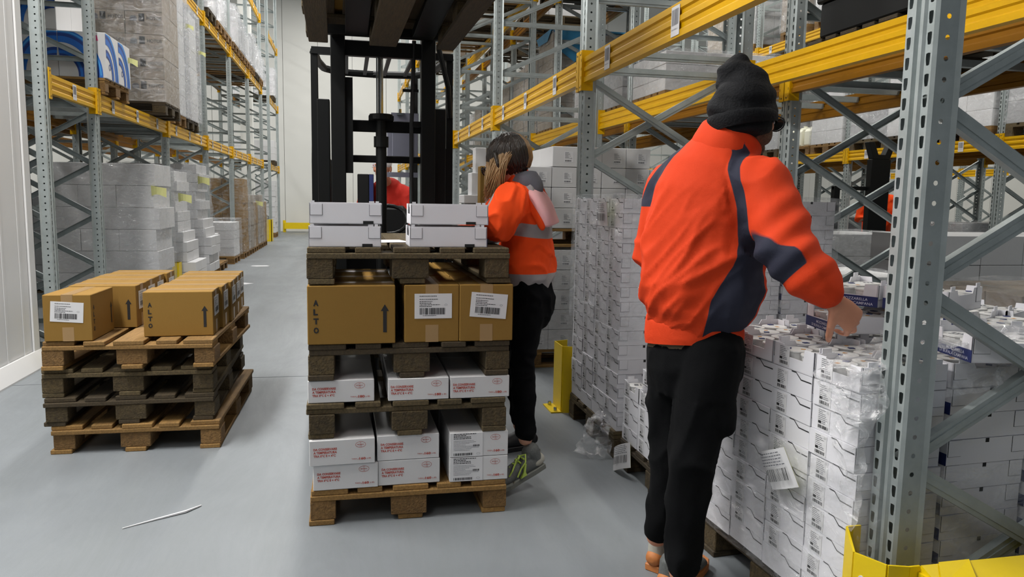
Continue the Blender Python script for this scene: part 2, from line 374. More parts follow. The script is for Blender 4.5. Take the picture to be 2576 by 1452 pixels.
for zi, zc in enumerate((2.09, 4.05)):
    z = zc - .075; lv = ['lower', 'upper'][zi]
    for i in range(7):
        w = ['nearest', 'second', 'third', 'fourth', 'fifth', 'sixth', 'seventh'][i] + ' bay'
        beam(1.39, RY[i], RY[i+1], z, 0, f'yellow {lv} front beam with barcode labels on the right rack, {w}')
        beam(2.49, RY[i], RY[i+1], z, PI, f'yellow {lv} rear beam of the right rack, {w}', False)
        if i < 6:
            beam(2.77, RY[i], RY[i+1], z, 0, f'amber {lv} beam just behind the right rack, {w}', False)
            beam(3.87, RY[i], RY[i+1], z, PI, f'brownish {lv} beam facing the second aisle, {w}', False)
R3Y = [4.76, 7.56, 10.36, 13.16, 15.96, 18.8]
for zi, zc in enumerate((2.05, 4.05)):
    lv = ['lower', 'upper'][zi]
    for i in range(5):
        beam(7.45, R3Y[i], R3Y[i+1], zc - .075, 0, f'yellow {lv} beam with labels across the second aisle, {ORD[i]} bay')
        beam(8.55, R3Y[i], R3Y[i+1], zc - .075, PI, f'amber {lv} rear beam across the second aisle, {ORD[i]} bay', False)
        beam(9.95, R3Y[i], R3Y[i+1], zc - .075, PI, f'shaded yellow {lv} back row beam across the second aisle, {ORD[i]} bay', False)
for i, (a, c) in enumerate(zip([6.5, 9.3, 12.1, 14.9], [9.3, 12.1, 14.9, 17.7])):
    for zi, zc in enumerate((2.05, 4.05)): beam(13.7, a, c, zc - .075, 0, f'{["lower", "upper"][zi]} yellow beam of the farthest right rack, {ORD[i]} bay')
# pallet support bars lying across the beams
SUP = MB().box(.02, 1.08, -.02, .02, -.02, .02, 'galv').mesh('bar')
for nm, Xf, rot, ys, zz, lab in (('a', -2.25, PI, LY[1:5], 2.165, 'the lower level of the left rack'), ('c', 3.85, PI, RY[:3], 2.115, 'the row behind the right rack'), ('d', -2.25, PI, LY[2:6], 4.125, 'the second level of the left rack')):
    for i in range(len(ys) - 1):
        for k in range(6):
            y = ys[i] + .3 + k * .44
            ob('support_bar', SUP, None, (Xf, y, zz), rot, f'galvanised pallet support bar laid across {lab}', 'support bar', f'support bars of {lab}')
# ---------------------------------------------------------------- yellow upright guards
def guard_near():
    t = thing('upright_guard', 'bright yellow bent steel guard around the large right upright', 'guard', (1.39, 1.6, 0))
    # plate wrapped round the post: aisle side, front side and return
    P = [(-.045, .10), (-.085, .10), (-.12, .02), (-.085, -.055), (-.03, -.062), (.0, -.062)]
    H = [.46, .46, .43, .43, .425, .425]
    b = MB()
    for i in range(len(P) - 1):
        (x0, y0), (x1, y1) = P[i], P[i+1]; d = Vector((y1 - y0, x0 - x1, 0)).normalized() * .006
        vs = [(x0, y0, 0), (x1, y1, 0), (x1, y1, H[i+1]), (x0, y0, H[i]), (x0 + d.x, y0 + d.y, 0), (x1 + d.x, y1 + d.y, 0), (x1 + d.x, y1 + d.y, H[i+1]), (x0 + d.x, y0 + d.y, H[i])]
        b.add(vs, [(0, 1, 2, 3), (7, 6, 5, 4), (3, 2, 6, 7), (0, 4, 5, 1), (1, 5, 6, 2), (0, 3, 7, 4)], 'guard_yellow')
    ob('wrap_plate', b.mesh('plate'), t)
    ob('bolt', MB().cyl((-.118, -.005, .37), (-.110, -.001, .37), .008, 'paper', 10).mesh('bolt'), t, label='pale bolt head')
    r = MB().prism([(-.16, .02), (-.16, .385), (-.152, .405), (-.09, .428), (-.085, .42), (-.085, .02)], .0, 1.3, 'guard_yellow', axis='x', T=Matrix.Rotation(0, 4, 'Z'))
    ob('guard_rail', r.mesh('rail'), t, (0, .02, 0), label='long yellow floor rail running to the right')
    f = MB().add([(.0, -.14, .41), (.10, -.14, .415), (.14, -.07, .432), (.05, -.07, .432)], [(0, 1, 2, 3)], 'guard_yellow').box(-.006, .0, -.14, -.07, 0, .41, 'guard_yellow').box(-.006, .07, -.166, -.162, 0, .39, 'guard_yellow')
    ob('end_cap', f.mesh('cap'), t)
guard_near()
def guard(name, label, X, Y, sx):
    t = thing(name, label, 'guard', (X, Y, 0))
    b = MB()
    for (x0, y0, x1, y1) in ((-.0, -.09, .0, .09), (0, -.09, .09, -.12), (0, .09, .09, .12)):
        d = Vector((y1 - y0, x0 - x1, 0)).normalized() * .006
        b.add([(x0 * sx, y0, 0), (x1 * sx, y1, 0), (x1 * sx, y1, .42), (x0 * sx, y0, .42), (x0 * sx - d.x, y0 + d.y, 0), (x1 * sx - d.x, y1 + d.y, 0), (x1 * sx - d.x, y1 + d.y, .42), (x0 * sx - d.x, y0 + d.y, .42)], [(0, 1, 2, 3), (7, 6, 5, 4), (3, 2, 6, 7), (0, 4, 5, 1), (1, 5, 6, 2), (0, 3, 7, 4)], 'guard_yellow')
    ob('guard_plate', b.mesh('plate'), t)
    f = MB(); f.box(*sorted((-.07 * sx, 0)), -.1, .1, 0, .008, 'guard_yellow'); ob('foot_flange', f.mesh('flange'), t)
    for y in (-.07, .07): ob('anchor_bolt', MB().cyl((-.035 * sx, y, .008), (-.035 * sx, y, .03), .011, 'chrome', 6).mesh('bolt'), t)
guard('upright_guard', 'yellow upright guard bolted to the floor left of the wrapped grey tray stack', 1.29, 4.5, 1)
guard('upright_guard', 'mustard upright guard at the foot of the rack beside the white partition', -2.14, 6.52, -1)
guard('upright_guard', 'small mustard guard behind the cartons on the left pallet stack', -2.14, 10.5, -1)
t = thing('end_guard', 'yellow angled end guard at the far end of the left rack', 'guard', (-2.1, 22.3, 0))
ob('guard_plate', MB().prism([(-.5, 0), (0, 0), (0, .62), (-.2, .62), (-.5, .35)], 0, .01, 'guard_yellow', axis='y').box(-.02, .0, 0, .4, 0, .62, 'guard_yellow').mesh('plate'), t)
t = thing('wall_rail', 'yellow protective rail at the foot of the far end wall', 'guard rail', (-1.2, 27.9, 0))
ob('rail', MB().box(-1.0, 5.2, -.05, .05, .12, .34, 'guard_yellow').mesh('rail'), t)
for x in (-1.0, .6, 2.2, 3.8, 5.1): ob('rail_post', boxm(.1, .1, .42, 'guard_yellow', .003), t, (x, .08, 0))
# ---------------------------------------------------------------- pallets
_pal = {}
def pal_parts(wood, chip):
    k = (wood, chip)
    if k not in _pal:
        g = lambda w, d, h, m: MB().box(-w/2, w/2, -d/2, d/2, 0, h, m).mesh('board', bevel=.003)
        _pal[k] = (g(1.2, .145, .022, wood), g(1.2, .1, .022, wood), g(.145, .8, .022, wood), g(.145, .145, .078, chip), g(.145, .1, .078, chip), g(1.2, .1, .022, wood))
    return _pal[k]
def pallet_small(tone):
    if tone not in _pal:
        w = 'wood_' + tone; b = MB()
        for y, d in ((-.3275, .145), (-.165, .1), (0, .145), (.165, .1), (.3275, .145)): b.box(-.6, .6, y - d/2, y + d/2, .122, .144, w)
        for x in (-.5275, 0, .5275):
            b.box(x - .0725, x + .0725, -.4, .4, .1, .122, w)
            for y, d in ((-.35, .1), (0, .145), (.35, .1)): b.box(x - .0725, x + .0725, y - d/2, y + d/2, .022, .1, 'chip' if tone == 'fresh' else 'chip_old')
        for y, d in ((-.35, .1), (0, .145), (.35, .1)): b.box(-.6, .6, y - d/2, y + d/2, 0, .022, w)
        _pal[tone] = b.mesh('pallet')
    return _pal[tone]
def pallet(x, y, z, rot, tone, label, group=None, detail=True, j=.004):
    wood = 'wood_' + tone; chip = 'chip' if tone == 'fresh' else 'chip_old'
    if not detail: return ob('wooden_pallet', pallet_small(tone), None, (x, y, z), rot, label, 'pallet', group)
    A, B, S, K1, K2, BB = pal_parts(wood, chip)
    t = thing('wooden_pallet', label, 'pallet', (x, y, z), rot, group); rr = lambda a=j: random.uniform(-a, a)
    for yy, me in ((-.3275, A), (-.165, B), (0, A), (.165, B), (.3275, A)): ob('deck_board', me, t, (rr(), yy + rr(), .1221), (0, 0, rr()))
    for xx in (-.5275, 0, .5275):
        ob('stringer_board', S, t, (xx + rr(), rr(.003), .1), (0, 0, rr()))
        for yy, me in ((-.35, K2), (0, K1), (.35, K2)): ob('block', me, t, (xx + rr(), yy + rr(), .022), (0, 0, rr(.03)))
    for yy in (-.35, 0, .35): ob('bottom_board', BB, t, (rr(), yy + rr(), 0), (0, 0, rr()))
    return t
# ---------------------------------------------------------------- printed matter
_fit = {}
def fit(s, w, h, m, bold=.012):
    """lettering of given width and cap height, lower left corner at the origin"""
    k = (s, w, h, m, bold)
    if k not in _fit:
        me = textm(s, 1, m, 'LEFT', 1, bold).copy()
        xs = [v.co.x for v in me.vertices]; zs = [v.co.z for v in me.vertices]
        x0, z0 = min(xs), min(zs); sx = w / (max(xs) - x0); sz = h / (max(zs) - z0)
        for v in me.vertices: v.co.x = (v.co.x - x0) * sx; v.co.z = (v.co.z - z0) * sz
        _fit[k] = me
    return _fit[k]
def ring(b, cx, cz, rx, rz, t, y, m, n=28):
    o = [(cx + rx * math.cos(2*PI*i/n), y, cz + rz * math.sin(2*PI*i/n)) for i in range(n)]; q = [(cx + (rx-t) * math.cos(2*PI*i/n), y, cz + (rz-t) * math.sin(2*PI*i/n)) for i in range(n)]
    b.add(o + q, [(i, (i+1) % n, n + (i+1) % n, n + i) for i in range(n)], m)
def conserve_print(tara, w=.25, h=.105, text=True):
    b = MB(); m = 'red_ink'; x0 = -w/2 + .013; s = w / .257; y = -.0012
    if text:
        zt = h * .5
        for i, (l, wd) in enumerate((('DA CONSERVARE', .093), ('A TEMPERATURA', .093), ('TRA 0°C E + 4°C', .088))):
            append_mesh(b, fit(l, wd * s, .0098, m, .035), m, (x0, y, h * .60 - i * .0135 - .0))
    append_mesh(b, fit('TARA g', .028 * s, .0072, m, .004), m, (w/2 - .092 * s, y, .017))
    append_mesh(b, fit(tara, .026 * s, .0105, m, .035), m, (w/2 - .061 * s, y, .0165))
    append_mesh(b, fit('± 8%', .018 * s, .0062, m, .004), m, (w/2 - .031 * s, y, .018))
    cx = w/2 - .055 * s; cz = h * .76
    ring(b, cx, cz, .0205, .0125, .0012, y, m)
    for l, wd, dz in (('IT', .006, .0045), ('BIDMAX', .026, -.0022), ('CE', .008, -.0095)): append_mesh(b, fit(l, wd, .0048, m, .004), m, (cx - wd/2, y, cz + dz))
    return b.mesh('lettering')
def carton_label():
    b = MB().box(-.05, .05, -.001, 0, 0, .068, 'paper'); y = -.0016
    for i, (z, wd) in enumerate(((.062, .066), (.0535, .070), (.0475, .058), (.043, .062), (.0385, .056), (.034, .05))): lines(b, -.037, -.037 + wd, z, 1, .004, .0016, y, 'ink', 11 + i)
    barcode(b, -.036, .032, .011, .029, y, 'ink', 5, 30); lines(b, -.028, .02, .0085, 1, .004, .0013, y, 'ink', 30); ring(b, .034, .037, .004, .0024, .0005, y, 'grey_ink', 14)
    return b.mesh('label')
CLAB = carton_label()
def tray_label(seed=1):
    b = MB().box(-.026, .026, -.001, 0, 0, .062, 'paper'); y = -.0016
    lines(b, -.022, .02, .059, 6, .0055, .0018, y, 'grey_ink', seed); b.box(-.022, -.009, y, y + .0003, .018, .026, 'ink'); lines(b, -.006, .02, .026, 2, .005, .002, y, 'grey_ink', seed + 4)
    barcode(b, -.022, .02, .004, .014, y, 'ink', seed, 18); ring(b, .018, .055, .004, .003, .0006, y, 'grey_ink', 12)
    return b.mesh('label')
TLAB = [tray_label(k) for k in (1, 9)]
def box_label():
    b = MB().box(-.035, .035, -.001, 0, 0, .08, 'paper'); y = -.0016
    lines(b, -.03, .025, .076, 9, .0055, .0022, y, 'grey_ink', 3); barcode(b, -.03, .02, .006, .018, y, 'grey_ink', 8, 16); ring(b, .02, .03, .007, .004, .001, y, 'grey_ink', 12); return b.mesh('label')
BLAB = box_label()
def logistic_label():
    b = MB(); n = 8; w, h = .15, .12
    vs = [(-w/2 + w * i/n, -.012 * math.sin(PI * i/n) - .004 - .01 * k * (i/n), -h/2 + h * k) for k in (0, 1) for i in range(n + 1)]
    b.add(vs, [(i, i+1, n+2+i, n+1+i) for i in range(n)], 'paper')
    b.add([(x, y + .0012, z) for x, y, z in vs], [(n+1+i, n+2+i, i+1, i) for i in range(n)], 'yellow_note')
    def Y(x): t = (x + w/2) / w; return -.012 * math.sin(PI * t) - .016
    for k in range(24):
        x = -.05 + k * .0046; ww = random.choice((.0012, .002, .003)); b.add([(x, Y(x) + .0, -.035), (x + ww, Y(x + ww), -.035), (x + ww, Y(x + ww), .002), (x, Y(x), .002)], [(0, 1, 2, 3)], 'ink')
    for r in range(5):
        x = -.06
        while x < .05: ww = random.uniform(.004, .014); z = .048 - r * .009; b.add([(x, Y(x), z), (x + ww, Y(x + ww), z), (x + ww, Y(x + ww), z + .003), (x, Y(x), z + .003)], [(0, 1, 2, 3)], 'grey_ink'); x += ww + .003
    return b.mesh('logistic_label')
LLAB = logistic_label()
# ---------------------------------------------------------------- mozzarella trays
TW, TD, TH = .280, .194, .0725
def flap(b, x, z, w, h, y=-TD/2, s=1):
    b.box(x - w/2 - .0013, x + w/2 + .0013, y - .0006 * 1, y, z - .0013, z + h, 'gap'); b.box(x - w/2, x + w/2, y - .0022, y - .0003, z, z + h, 'white_card')
def tray_closed(kind):
    b = MB().box(-TW/2, TW/2, -TD/2, TD/2, 0, TH, 'white_card')
    for x in (-TW/2 + .026, TW/2 - .026): flap(b, x, .026, .044, .046)
    b.box(-.006, .006, -TD/2 - .001, -TD/2, TH - .012, TH, 'gap')
    X = -TW/2
    if kind == 'label':      # stepped edge of the end wall
        for P in ([(.0, .070), (.0, .0735), (.022, .0735), (.022, .070)], [(.022, .070), (.022, .0735), (.048, .055), (.046, .052)], [(.046, .052), (.048, .0555), (.095, .0555), (.095, .052)]):
            vs = [(X - .0012, .0 - u + .0, v) for u, v in P]; b.add([(x, y, z) for x, y, z in vs], [(0, 1, 2, 3)], 'gap')
    elif kind == 'blue':
        b.box(X - .001, X, -TD/2, TD/2, 0, .034, 'blue_print'); b.box(X - .001, X, -.05, .05, .036, .07, 'gap')
    return b.mesh('tray', bevel=0)
TC = {k: tray_closed(k) for k in ('label', 'blue', 'plain')}
def tray_open():
    """open tray: floor, long walls with tabs, end walls with a window, corner posts"""
    b = MB(); m = 'white_card'; t = .003; X = TW/2; Y = TD/2
    b.box(-X, X, -Y, Y, 0, t, m)
    for s in (-1, 1):
        y0, y1 = sorted((s * Y, s * (Y - t)))
        b.prism([(-X, 0), (X, 0), (X, TH), (.07, TH), (.06, .055), (-.06, .055), (-.07, TH), (-X, TH)], y0, y1, m, axis='y')
        for x in (-.105, .105): b.box(x - .016, x + .016, y0, y1, TH, TH + .014, m)
        x0, x1 = sorted((s * X, s * (X - t)))
        b.prism([(-Y, 0), (Y, 0), (Y, TH), (.052, TH), (.047, .036), (-.047, .036), (-.052, TH), (-Y, TH)], x0, x1, m, axis='x')
        for q in (-1, 1): b.box(*sorted((s * X, s * (X - .03))), *sorted((q * (Y - t), q * (Y - t - .002))), t, TH - .002, m)
    for x in (-X + .026, X - .026): flap(b, x, .026, .044, .046)
    return b.mesh('tray')
TO = tray_open()
def tray_solid(w, h):
    b = MB(); m = 'white_card'; t = .003; X = w/2; Y = TD/2
    b.box(-X, X, -Y, Y, 0, t, m)
    for s in (-1, 1):
        b.box(-X, X, *sorted((s * Y, s * (Y - t))), 0, h, m)
        b.prism([(-Y, 0), (Y, 0), (Y, h), (.05, h), (.047, .04), (-.047, .04), (-.05, h), (-Y, h)], *sorted((s * X, s * (X - t))), m, axis='x')
    for x in (-X + .026, X - .026): flap(b, x, h * .42, .044, h * .52)
    for x0, x1 in ((-X + .006, -X + .02), (X - .05, X - .03), (X - .025, X - .012)): b.box(x0, x1, -Y, -Y + t, h, h + .008, m)
    return b.mesh('tray')
def blue_band():
    b = MB().box(-TD/2, TD/2, -.0012, 0, 0, .034, 'blue_print'); y = -.0018
    append_mesh(b, fit('MOZZARELLA', .085, .009, 'white_ink', .004), 'white_ink', (-.02, y, .0185)); append_mesh(b, fit('DI BUFALA CAMPANA', .135, .009, 'white_ink', .004), 'white_ink', (-.052, y, .005)); return b.mesh('blue_band')
BAND = blue_band()
def tub_mesh(prn):
    b = MB(); b.lathe([(.001, 0), (.036, 0), (.042, .045), (.045, .047), (.045, .051), (.04, .0515), (.001, .0515)], 'lid' if prn != 'clear' else 'tub', 18)
    if prn == 'orange':
        b.cyl((.012, .01, .0516), (.012, .01, .0522), .007, 'lid_print', 10); ring(b, 0, 0, 0, 0, 0, 0, 'ink', 3)
        for k in range(4): b.box(-.03, .012, -.02 + k * .006, -.017 + k * .006, .0516, .052, 'grey_ink')
    elif prn == 'blue':
        b.box(-.034, -.018, -.008, .01, .0516, .0535, 'blue_print'); b.box(.01, .024, -.006, .006, .0516, .052, 'lid_print')
    else:
        for k in range(3): b.box(-.018 + k * .012, -.01 + k * .012, -.008, .012, .0516, .052, 'grey_ink')
        b.box(-.02, .02, -.022, -.018, .0516, .052, 'grey_ink')
    return b.mesh('tub', smooth=False)
TUB = {k: tub_mesh(k) for k in ('orange', 'blue', 'grey')}
def open_tray(x, y, z, rot, label, tubs, group=None, ends=(), where='', rx=0, ry=0):
    t = ob('mozzarella_tray', TO, None, (x, y, z), (rx, ry, rot), label, 'tray', group)
    for e in ends:
        if e in ('-x', '+x'): ob('printed_band', BAND, t, (-TW/2 - .0002, 0, 0) if e == '-x' else (TW/2 + .0002, 0, 0), -PI/2 if e == '-x' else PI/2, label='navy band with white lettering')
        if e == 'label': ob('barcode_label', TLAB[0], t, (-TW/2 - .0003, .045, .006), -PI/2, label='white label with barcode')
    M = Matrix.Translation((x, y, z)) @ Matrix.Rotation(rot, 4, 'Z') @ Matrix.Rotation(ry, 4, 'Y') @ Matrix.Rotation(rx, 4, 'X')
    for i in range(3):
        for j in range(2):
            k = tubs[(i + j) % len(tubs)] if tubs else None
            if k:
                p = M @ Vector((-.0935 + i * .0935, -.0465 + j * .093, .0035))
                ob('cheese_tub', TUB[k], None, p, (0, 0, random.uniform(0, 6)), f'round lidded cheese tub inside {where}', 'tub', f'tubs in {where}')
    return t
# ---------------------------------------------------------------- stacks of boxes
FAR = MB()
def stack(name, label, cat, x0, y0, z0, nx, ny, nz, size, mesh, group=None, aisle=0, jit=.002, far=False, kids=None, dx=None, rot=0, skip=None, labelf=None):
    """boxes piled on a grid; cells nobody can see are left out. aisle = which x column faces the aisle (0 or -1)"""
    w, d, h = size; a = aisle % nx; cr, sr = math.cos(rot), math.sin(rot)
    for k in range(nz):
        for i in range(nx):
            for j in range(ny):
                if not (i == a or j == 0 or k == nz - 1): continue
                if skip and skip(i, j, k): continue
                lx = (i + .5) * w + random.uniform(-jit, jit) + (dx[k % len(dx)] if dx else 0); ly = (j + .5) * d + random.uniform(-jit, jit)
                me = mesh(i, j, k) if callable(mesh) else mesh
                if far:
                    ms = me.materials[0].name
                    FAR.box(x0 + lx - w/2 + .002, x0 + lx + w/2 - .002, y0 + ly - d/2 + .002, y0 + ly + d/2 - .002, z0 + k * h, z0 + (k+1) * h - .003, ms); continue
                o = ob(name, me, None, (x0 + lx * cr - ly * sr, y0 + lx * sr + ly * cr, z0 + k * h), rot + random.uniform(-jit, jit), labelf(i, j, k) if labelf else label, cat, group)
                if kids: kids(o, i, j, k)
def wrap(x0, x1, y0, y1, z0, z1, label, m='film', rot=0, top=True, amp=.012, group=None, n=10):
    """stretch film pulled round a load: a thin rippled sleeve"""
    b = MB(); cx, cy = (x0+x1)/2, (y0+y1)/2
    P = []; hx, hy = (x1-x0)/2, (y1-y0)/2
    for i in range(n): P.append((-hx + 2*hx*i/n, -hy, 0, -1))
    for i in range(n): P.append((hx, -hy + 2*hy*i/n, 1, 0))
    for i in range(n): P.append((hx - 2*hx*i/n, hy, 0, 1))
    for i in range(n): P.append((-hx, hy - 2*hy*i/n, -1, 0))
    rows = max(6, int((z1-z0) / .12)); N = len(P); vs = []
    for r in range(rows + 1):
        z = (z1 - z0) * r / rows
        for (px, py, nx_, ny_) in P:
            q = Vector((px + cx, py + cy, z + z0)); a = .004 + amp * max(0, noise.noise(q * 7) + .3)
            vs.append((px + nx_ * a, py + ny_ * a, z + (.02 * noise.noise(q * 5) if r == rows else 0)))
    b.add(vs, [(r*N + i, r*N + (i+1) % N, (r+1)*N + (i+1) % N, (r+1)*N + i) for r in range(rows) for i in range(N)], m)
    if top: b.add([(px * .93, py * .93, z1 - z0 + .006) for px, py, _, _ in P] + vs[-N:], [list(range(N))] + [(i, N+i, N + (i+1) % N, (i+1) % N) for i in range(N)], m)
    me = b.mesh('film', smooth=True)
    return ob('stretch_film', me, None, (cx, cy, z0), rot, label, 'film', group)
# ================================================================ the centre stack
FX, FY = .24, 3.6
names = ['lowest pallet of the centre stack, resting on the floor', 'greyish pallet on the lower red-printed boxes of the centre stack', 'pallet under the ALTO cartons in the centre stack', 'topmost pallet of the centre stack, under the white trays']
for z, tone, lab in ((0, 'fresh', names[0]), (.356, 'old', names[1]), (.594, 'dark', names[2]), (.976, 'old', names[3])):
    pallet(FX + random.uniform(-.004, .004), FY, z, PI/2 + R(random.uniform(-.3, .3)), tone, 'worn wooden ' + lab, j=.006)
P160 = conserve_print('160'); P180 = conserve_print('180', .25, .088); P160b = conserve_print('160', .24, .105, False)
big_label = MB().box(-.066, .066, -.001, 0, 0, .1, 'paper'); lines(big_label, -.056, .04, .098, 4, .0065, .003, -.0016, 'ink', 2); lines(big_label, -.056, .05, .068, 8, .0058, .0014, -.0016, 'grey_ink', 5)
barcode(big_label, -.056, .024, .005, .0155, -.0016, 'ink', 4, 22); barcode(big_label, .024, .052, .042, .05, -.0016, 'ink', 6, 8); ring(big_label, .047, .011, .008, .004, .0007, -.0016, 'grey_ink', 14); big_label = big_label.mesh('label')
def cold_box(xc, y, z, w, h, rot, pr, label, lab=False, deep=2, grp=None):
    o = ob('cold_storage_box', boxm(w, .38, h, 'white_box', .0025), None, (xc, y + .19, z), rot, label, 'box', grp)
    if pr: ob('lettering', pr, o, (0, -.19, 0), label='red printed lettering')
    if lab: ob('paper_label', big_label, o, (-w/2 + .072, -.1905, .002), label='white product label with barcode')
    for q in range(1, deep + 1):
        ob('cold_storage_box', boxm(w, .38, h, 'white_box', .0025), None, (xc + random.uniform(-.004, .004), y + .19 + q * .384, z), rot, 'plain white box hidden in the depth of the centre stack', 'box', 'inner boxes of the centre stack')
pos = {0: 'left', 1: 'middle', 2: 'right'}
for k in range(2):
    z = .1455 + k * .1055; tb = 'upper' if k else 'lower'
    cold_box(-.033 + (.012, -.002)[k], 3.0 - .01 * k, z, .256, .104, R((1.2, 1.6)[k]), P160, f'{tb} white 160 gram box at the left of the bottom layer')
    cold_box(.232 + (.003, 0)[k], 3.01, z, .252, .104, R(.6), P160, f'{tb} white 160 gram box in the middle of the bottom layer')
    cold_box(.526, 3.0, z, .245, .104, R(-.3), P160b, f'{tb} white box with a product label at the right of the bottom layer', True)
for xc, w, lab in ((-.033, .258, 'left'), (.275, .245, 'middle'), (.527, .246, 'right')):
    cold_box(xc, 3.0 + (.01 if lab == 'left' else 0), .5015, w, .0905, R(.4 if lab == 'left' else -.2), P180, f'flat white 180 gram box, {lab} one between the second and third pallets')
def carton_mesh(w, d, h):
    b = MB().box(-w/2, w/2, -d/2, d/2, 0, h, 'carton'); return b.mesh('carton', bevel=.003)
CM = carton_mesh(.338, .22, .232)
def arrow_mesh():
    b = MB().add([(-.007, 0, 0), (.007, 0, 0), (.007, 0, .085), (-.007, 0, .085)], [(0, 1, 2, 3)], 'ink').add([(-.016, 0, .085), (.016, 0, .085), (0, 0, .112)], [(0, 1, 2)], 'ink'); return b.mesh('arrow')
ARROW = arrow_mesh()
def alto_mesh():
    b = MB()
    for i, c in enumerate('ALTO'): append_mesh(b, fit(c, .02 if c != 'L' else .017, .024, 'ink', .05), 'ink', (0, 0, .105 - i * .036))
    return b.mesh('alto')
ALTO = alto_mesh()
def carton(x, y, z, rot, label, tape=True, front=True, lab=True, ltilt=0):
    o = ob('alto_carton', CM, None, (x, y, z), rot, label, 'carton', None if label[0] != '~' else 'x')
    if front:
        ob('lettering', ALTO, o, (-.146, -.111, .048), label='black vertical letters ALTO'); ob('arrow_mark', ARROW, o, (.128, -.111, .045), label='black upward arrow')
    ob('flap_seam', MB().box(-.168, .168, -.0012, .0012, .2318, .2324, 'gap').mesh('seam'), o)
    ob('tape', MB().box(-.1695, .1695, -.026, .026, .2322, .2327, 'tape').box(-.1696, -.169, -.026, .026, .17, .2327, 'tape').box(.169, .1696, -.026, .026, .17, .2327, 'tape').box(.169, .1696, -.026, .026, .0, .07, 'tape').box(-.1696, -.169, -.026, .026, .0, .07, 'tape').mesh('tape'), o, label='clear brown packing tape')
    b = MB(); ring(b, 0, 0, .022, .012, .0012, 0, 'tape'); me = b.mesh('mark')
    ob('printed_mark', me, o, (.03, -.05, .2326), (PI/2, 0, 0))
    if lab:
        for s in (-1, 1): ob('paper_label', CLAB, o, (s * .1698, .005, .096), (0, 0, s * PI/2), label='white barcode label', scale=(1.5, 1, 1.48)).rotation_euler.y = ltilt
    return o
zc = .7395
carton(.012, 3.105, zc, R(-.2), 'brown carton lettered ALTO at the left of the centre stack')
carton(.327, 3.19 - .02, zc, R(-90), 'narrow end of a brown carton with a straight label, middle of the centre stack', front=True)
carton(.55, 3.165, zc + .0, R(-90.6), 'brown carton end with a tilted label at the right of the centre stack', ltilt=R(5))
for q in (1, 2):
    carton(.012, 3.105 + .235 * q + .12 * 0, zc, 0, f'brown carton hidden {["", "first", "second"][q]} behind the left ALTO carton of the centre stack', front=False, lab=False)
    carton(.327, 3.17 + .36 * q, zc, R(-90), f'brown carton hidden {["", "first", "second"][q]} behind the middle carton of the centre stack', lab=False)
    carton(.55, 3.165 + .36 * q, zc, R(-90), f'brown carton hidden {["", "first", "second"][q]} behind the right carton of the centre stack', lab=False)
zt = 1.1215
for xc, sd, e in ((-.01, 'left', ()), (.395, 'right', ('+x',))):
    for k in range(2):
        wt = .277 if sd == 'left' else .312
        o = ob('mozzarella_tray', tray_solid(wt, .081), None, (xc + (.004 if k else 0), 3.12, zt + k * .0895), R(-.6 if sd == 'left' else .4), f'{["lower", "upper"][k]} white tray on the {sd} end of the centre stack top', 'tray')
        ob('notch', MB().box(-.02, .02, -.0015, 0, 0, .012, 'gap').mesh('notch'), o, (.085, -TD/2 - .0002, 0), label='dark handle notch')
        if e: ob('printed_band', BAND, o, (wt/2 + .0003, 0, 0), PI/2, label='navy band with white lettering')
        ob('cardboard_sheet', MB().box(-wt/2 + .006, wt/2 - .006, -TD/2 + .006, TD/2 - .006, .066, .0675, 'grey_box').mesh('sheet'), o, label='grey card sheet inside')
ob('paper_sheet', MB().prism([(0, 0), (.14, 0), (.14, .001), (0, .001)], 0, .2, 'paper', axis='y').mesh('sheet'), None, (.135, 3.3, 1.1215), R(12), 'loose white paper sheet lying between the two tray piles', 'paper')
# ================================================================ left pallet stack with cartons
LX, LYc = -1.075, 4.68
for k, (tone, dx_, dy, a, lab) in enumerate((('fresh', .02, -.01, -1.2, 'lowest pallet of the left stack, on the floor'), ('dark', -.02, 0, .4, 'dark second pallet of the left stack'), ('old', -.025, .01, 0, 'grey broken-edged third pallet of the left stack'), ('fresh', .01, -.02, -1.5, 'top light-coloured pallet of the left stack under the brown cartons'))):
    pallet(LX + dx_, LYc + dy, k * .1445, PI/2 + R(a), tone, 'worn wooden ' + lab, j=.008)
z0 = .5805
carton(-1.355, 4.235, z0, R(89), 'front left carton on the left stack, label end facing out', ltilt=R(4))
carton(-1.305, 4.56, z0, R(-1), 'carton with an arrow just behind the front left carton')
carton(-.865, 4.26, z0, R(1), 'front right ALTO carton on the left stack')
for q in range(1, 4):
    carton(-1.305 + random.uniform(-.01, .01), 4.56 + .226 * q, z0, R(random.uniform(-1, 1)), f'{ORD[q]} carton back in the left row on the left stack')
for q in range(1, 5):
    carton(-.865 + (.02 if q > 1 else .01) + random.uniform(-.008, .008), 4.26 + .226 * q, z0, R(random.uniform(-1, 1)), f'{ORD[q]} carton back in the right row on the left stack')
# ================================================================ tray stacks waiting under the right rack
def tray_stack(tag, x0, y0, nz, rot, full, tl, rows_open=True, nx=4, ny=4):
    def me(i, j, k): return TC['label'] if i == 0 else TC['blue']
    def kid(o, i, j, k):
        if i == 0 and (k > 0): ob('barcode_label', TLAB[(j + k) % 2], o, (-TW/2 - .0003, .045, .004), -PI/2, label='white label with barcode')
    stack('mozzarella_tray', tl, 'tray', x0, y0, .1455, nx, ny, nz, (.3, .2, .074), me, f'trays of the {tag}', jit=.003, kids=kid, rot=rot, aisle=0)
pallet(1.94, 2.19, 0, R(3), 'dark', 'weathered pallet under the big tray stack in the right foreground')
tray_stack('near tray stack', 1.335, 1.735, 9, R(3), True, 'white tray in the tall pile beside the man in red, under the open top layer')
cr, sr = math.cos(R(3)), math.sin(R(3))
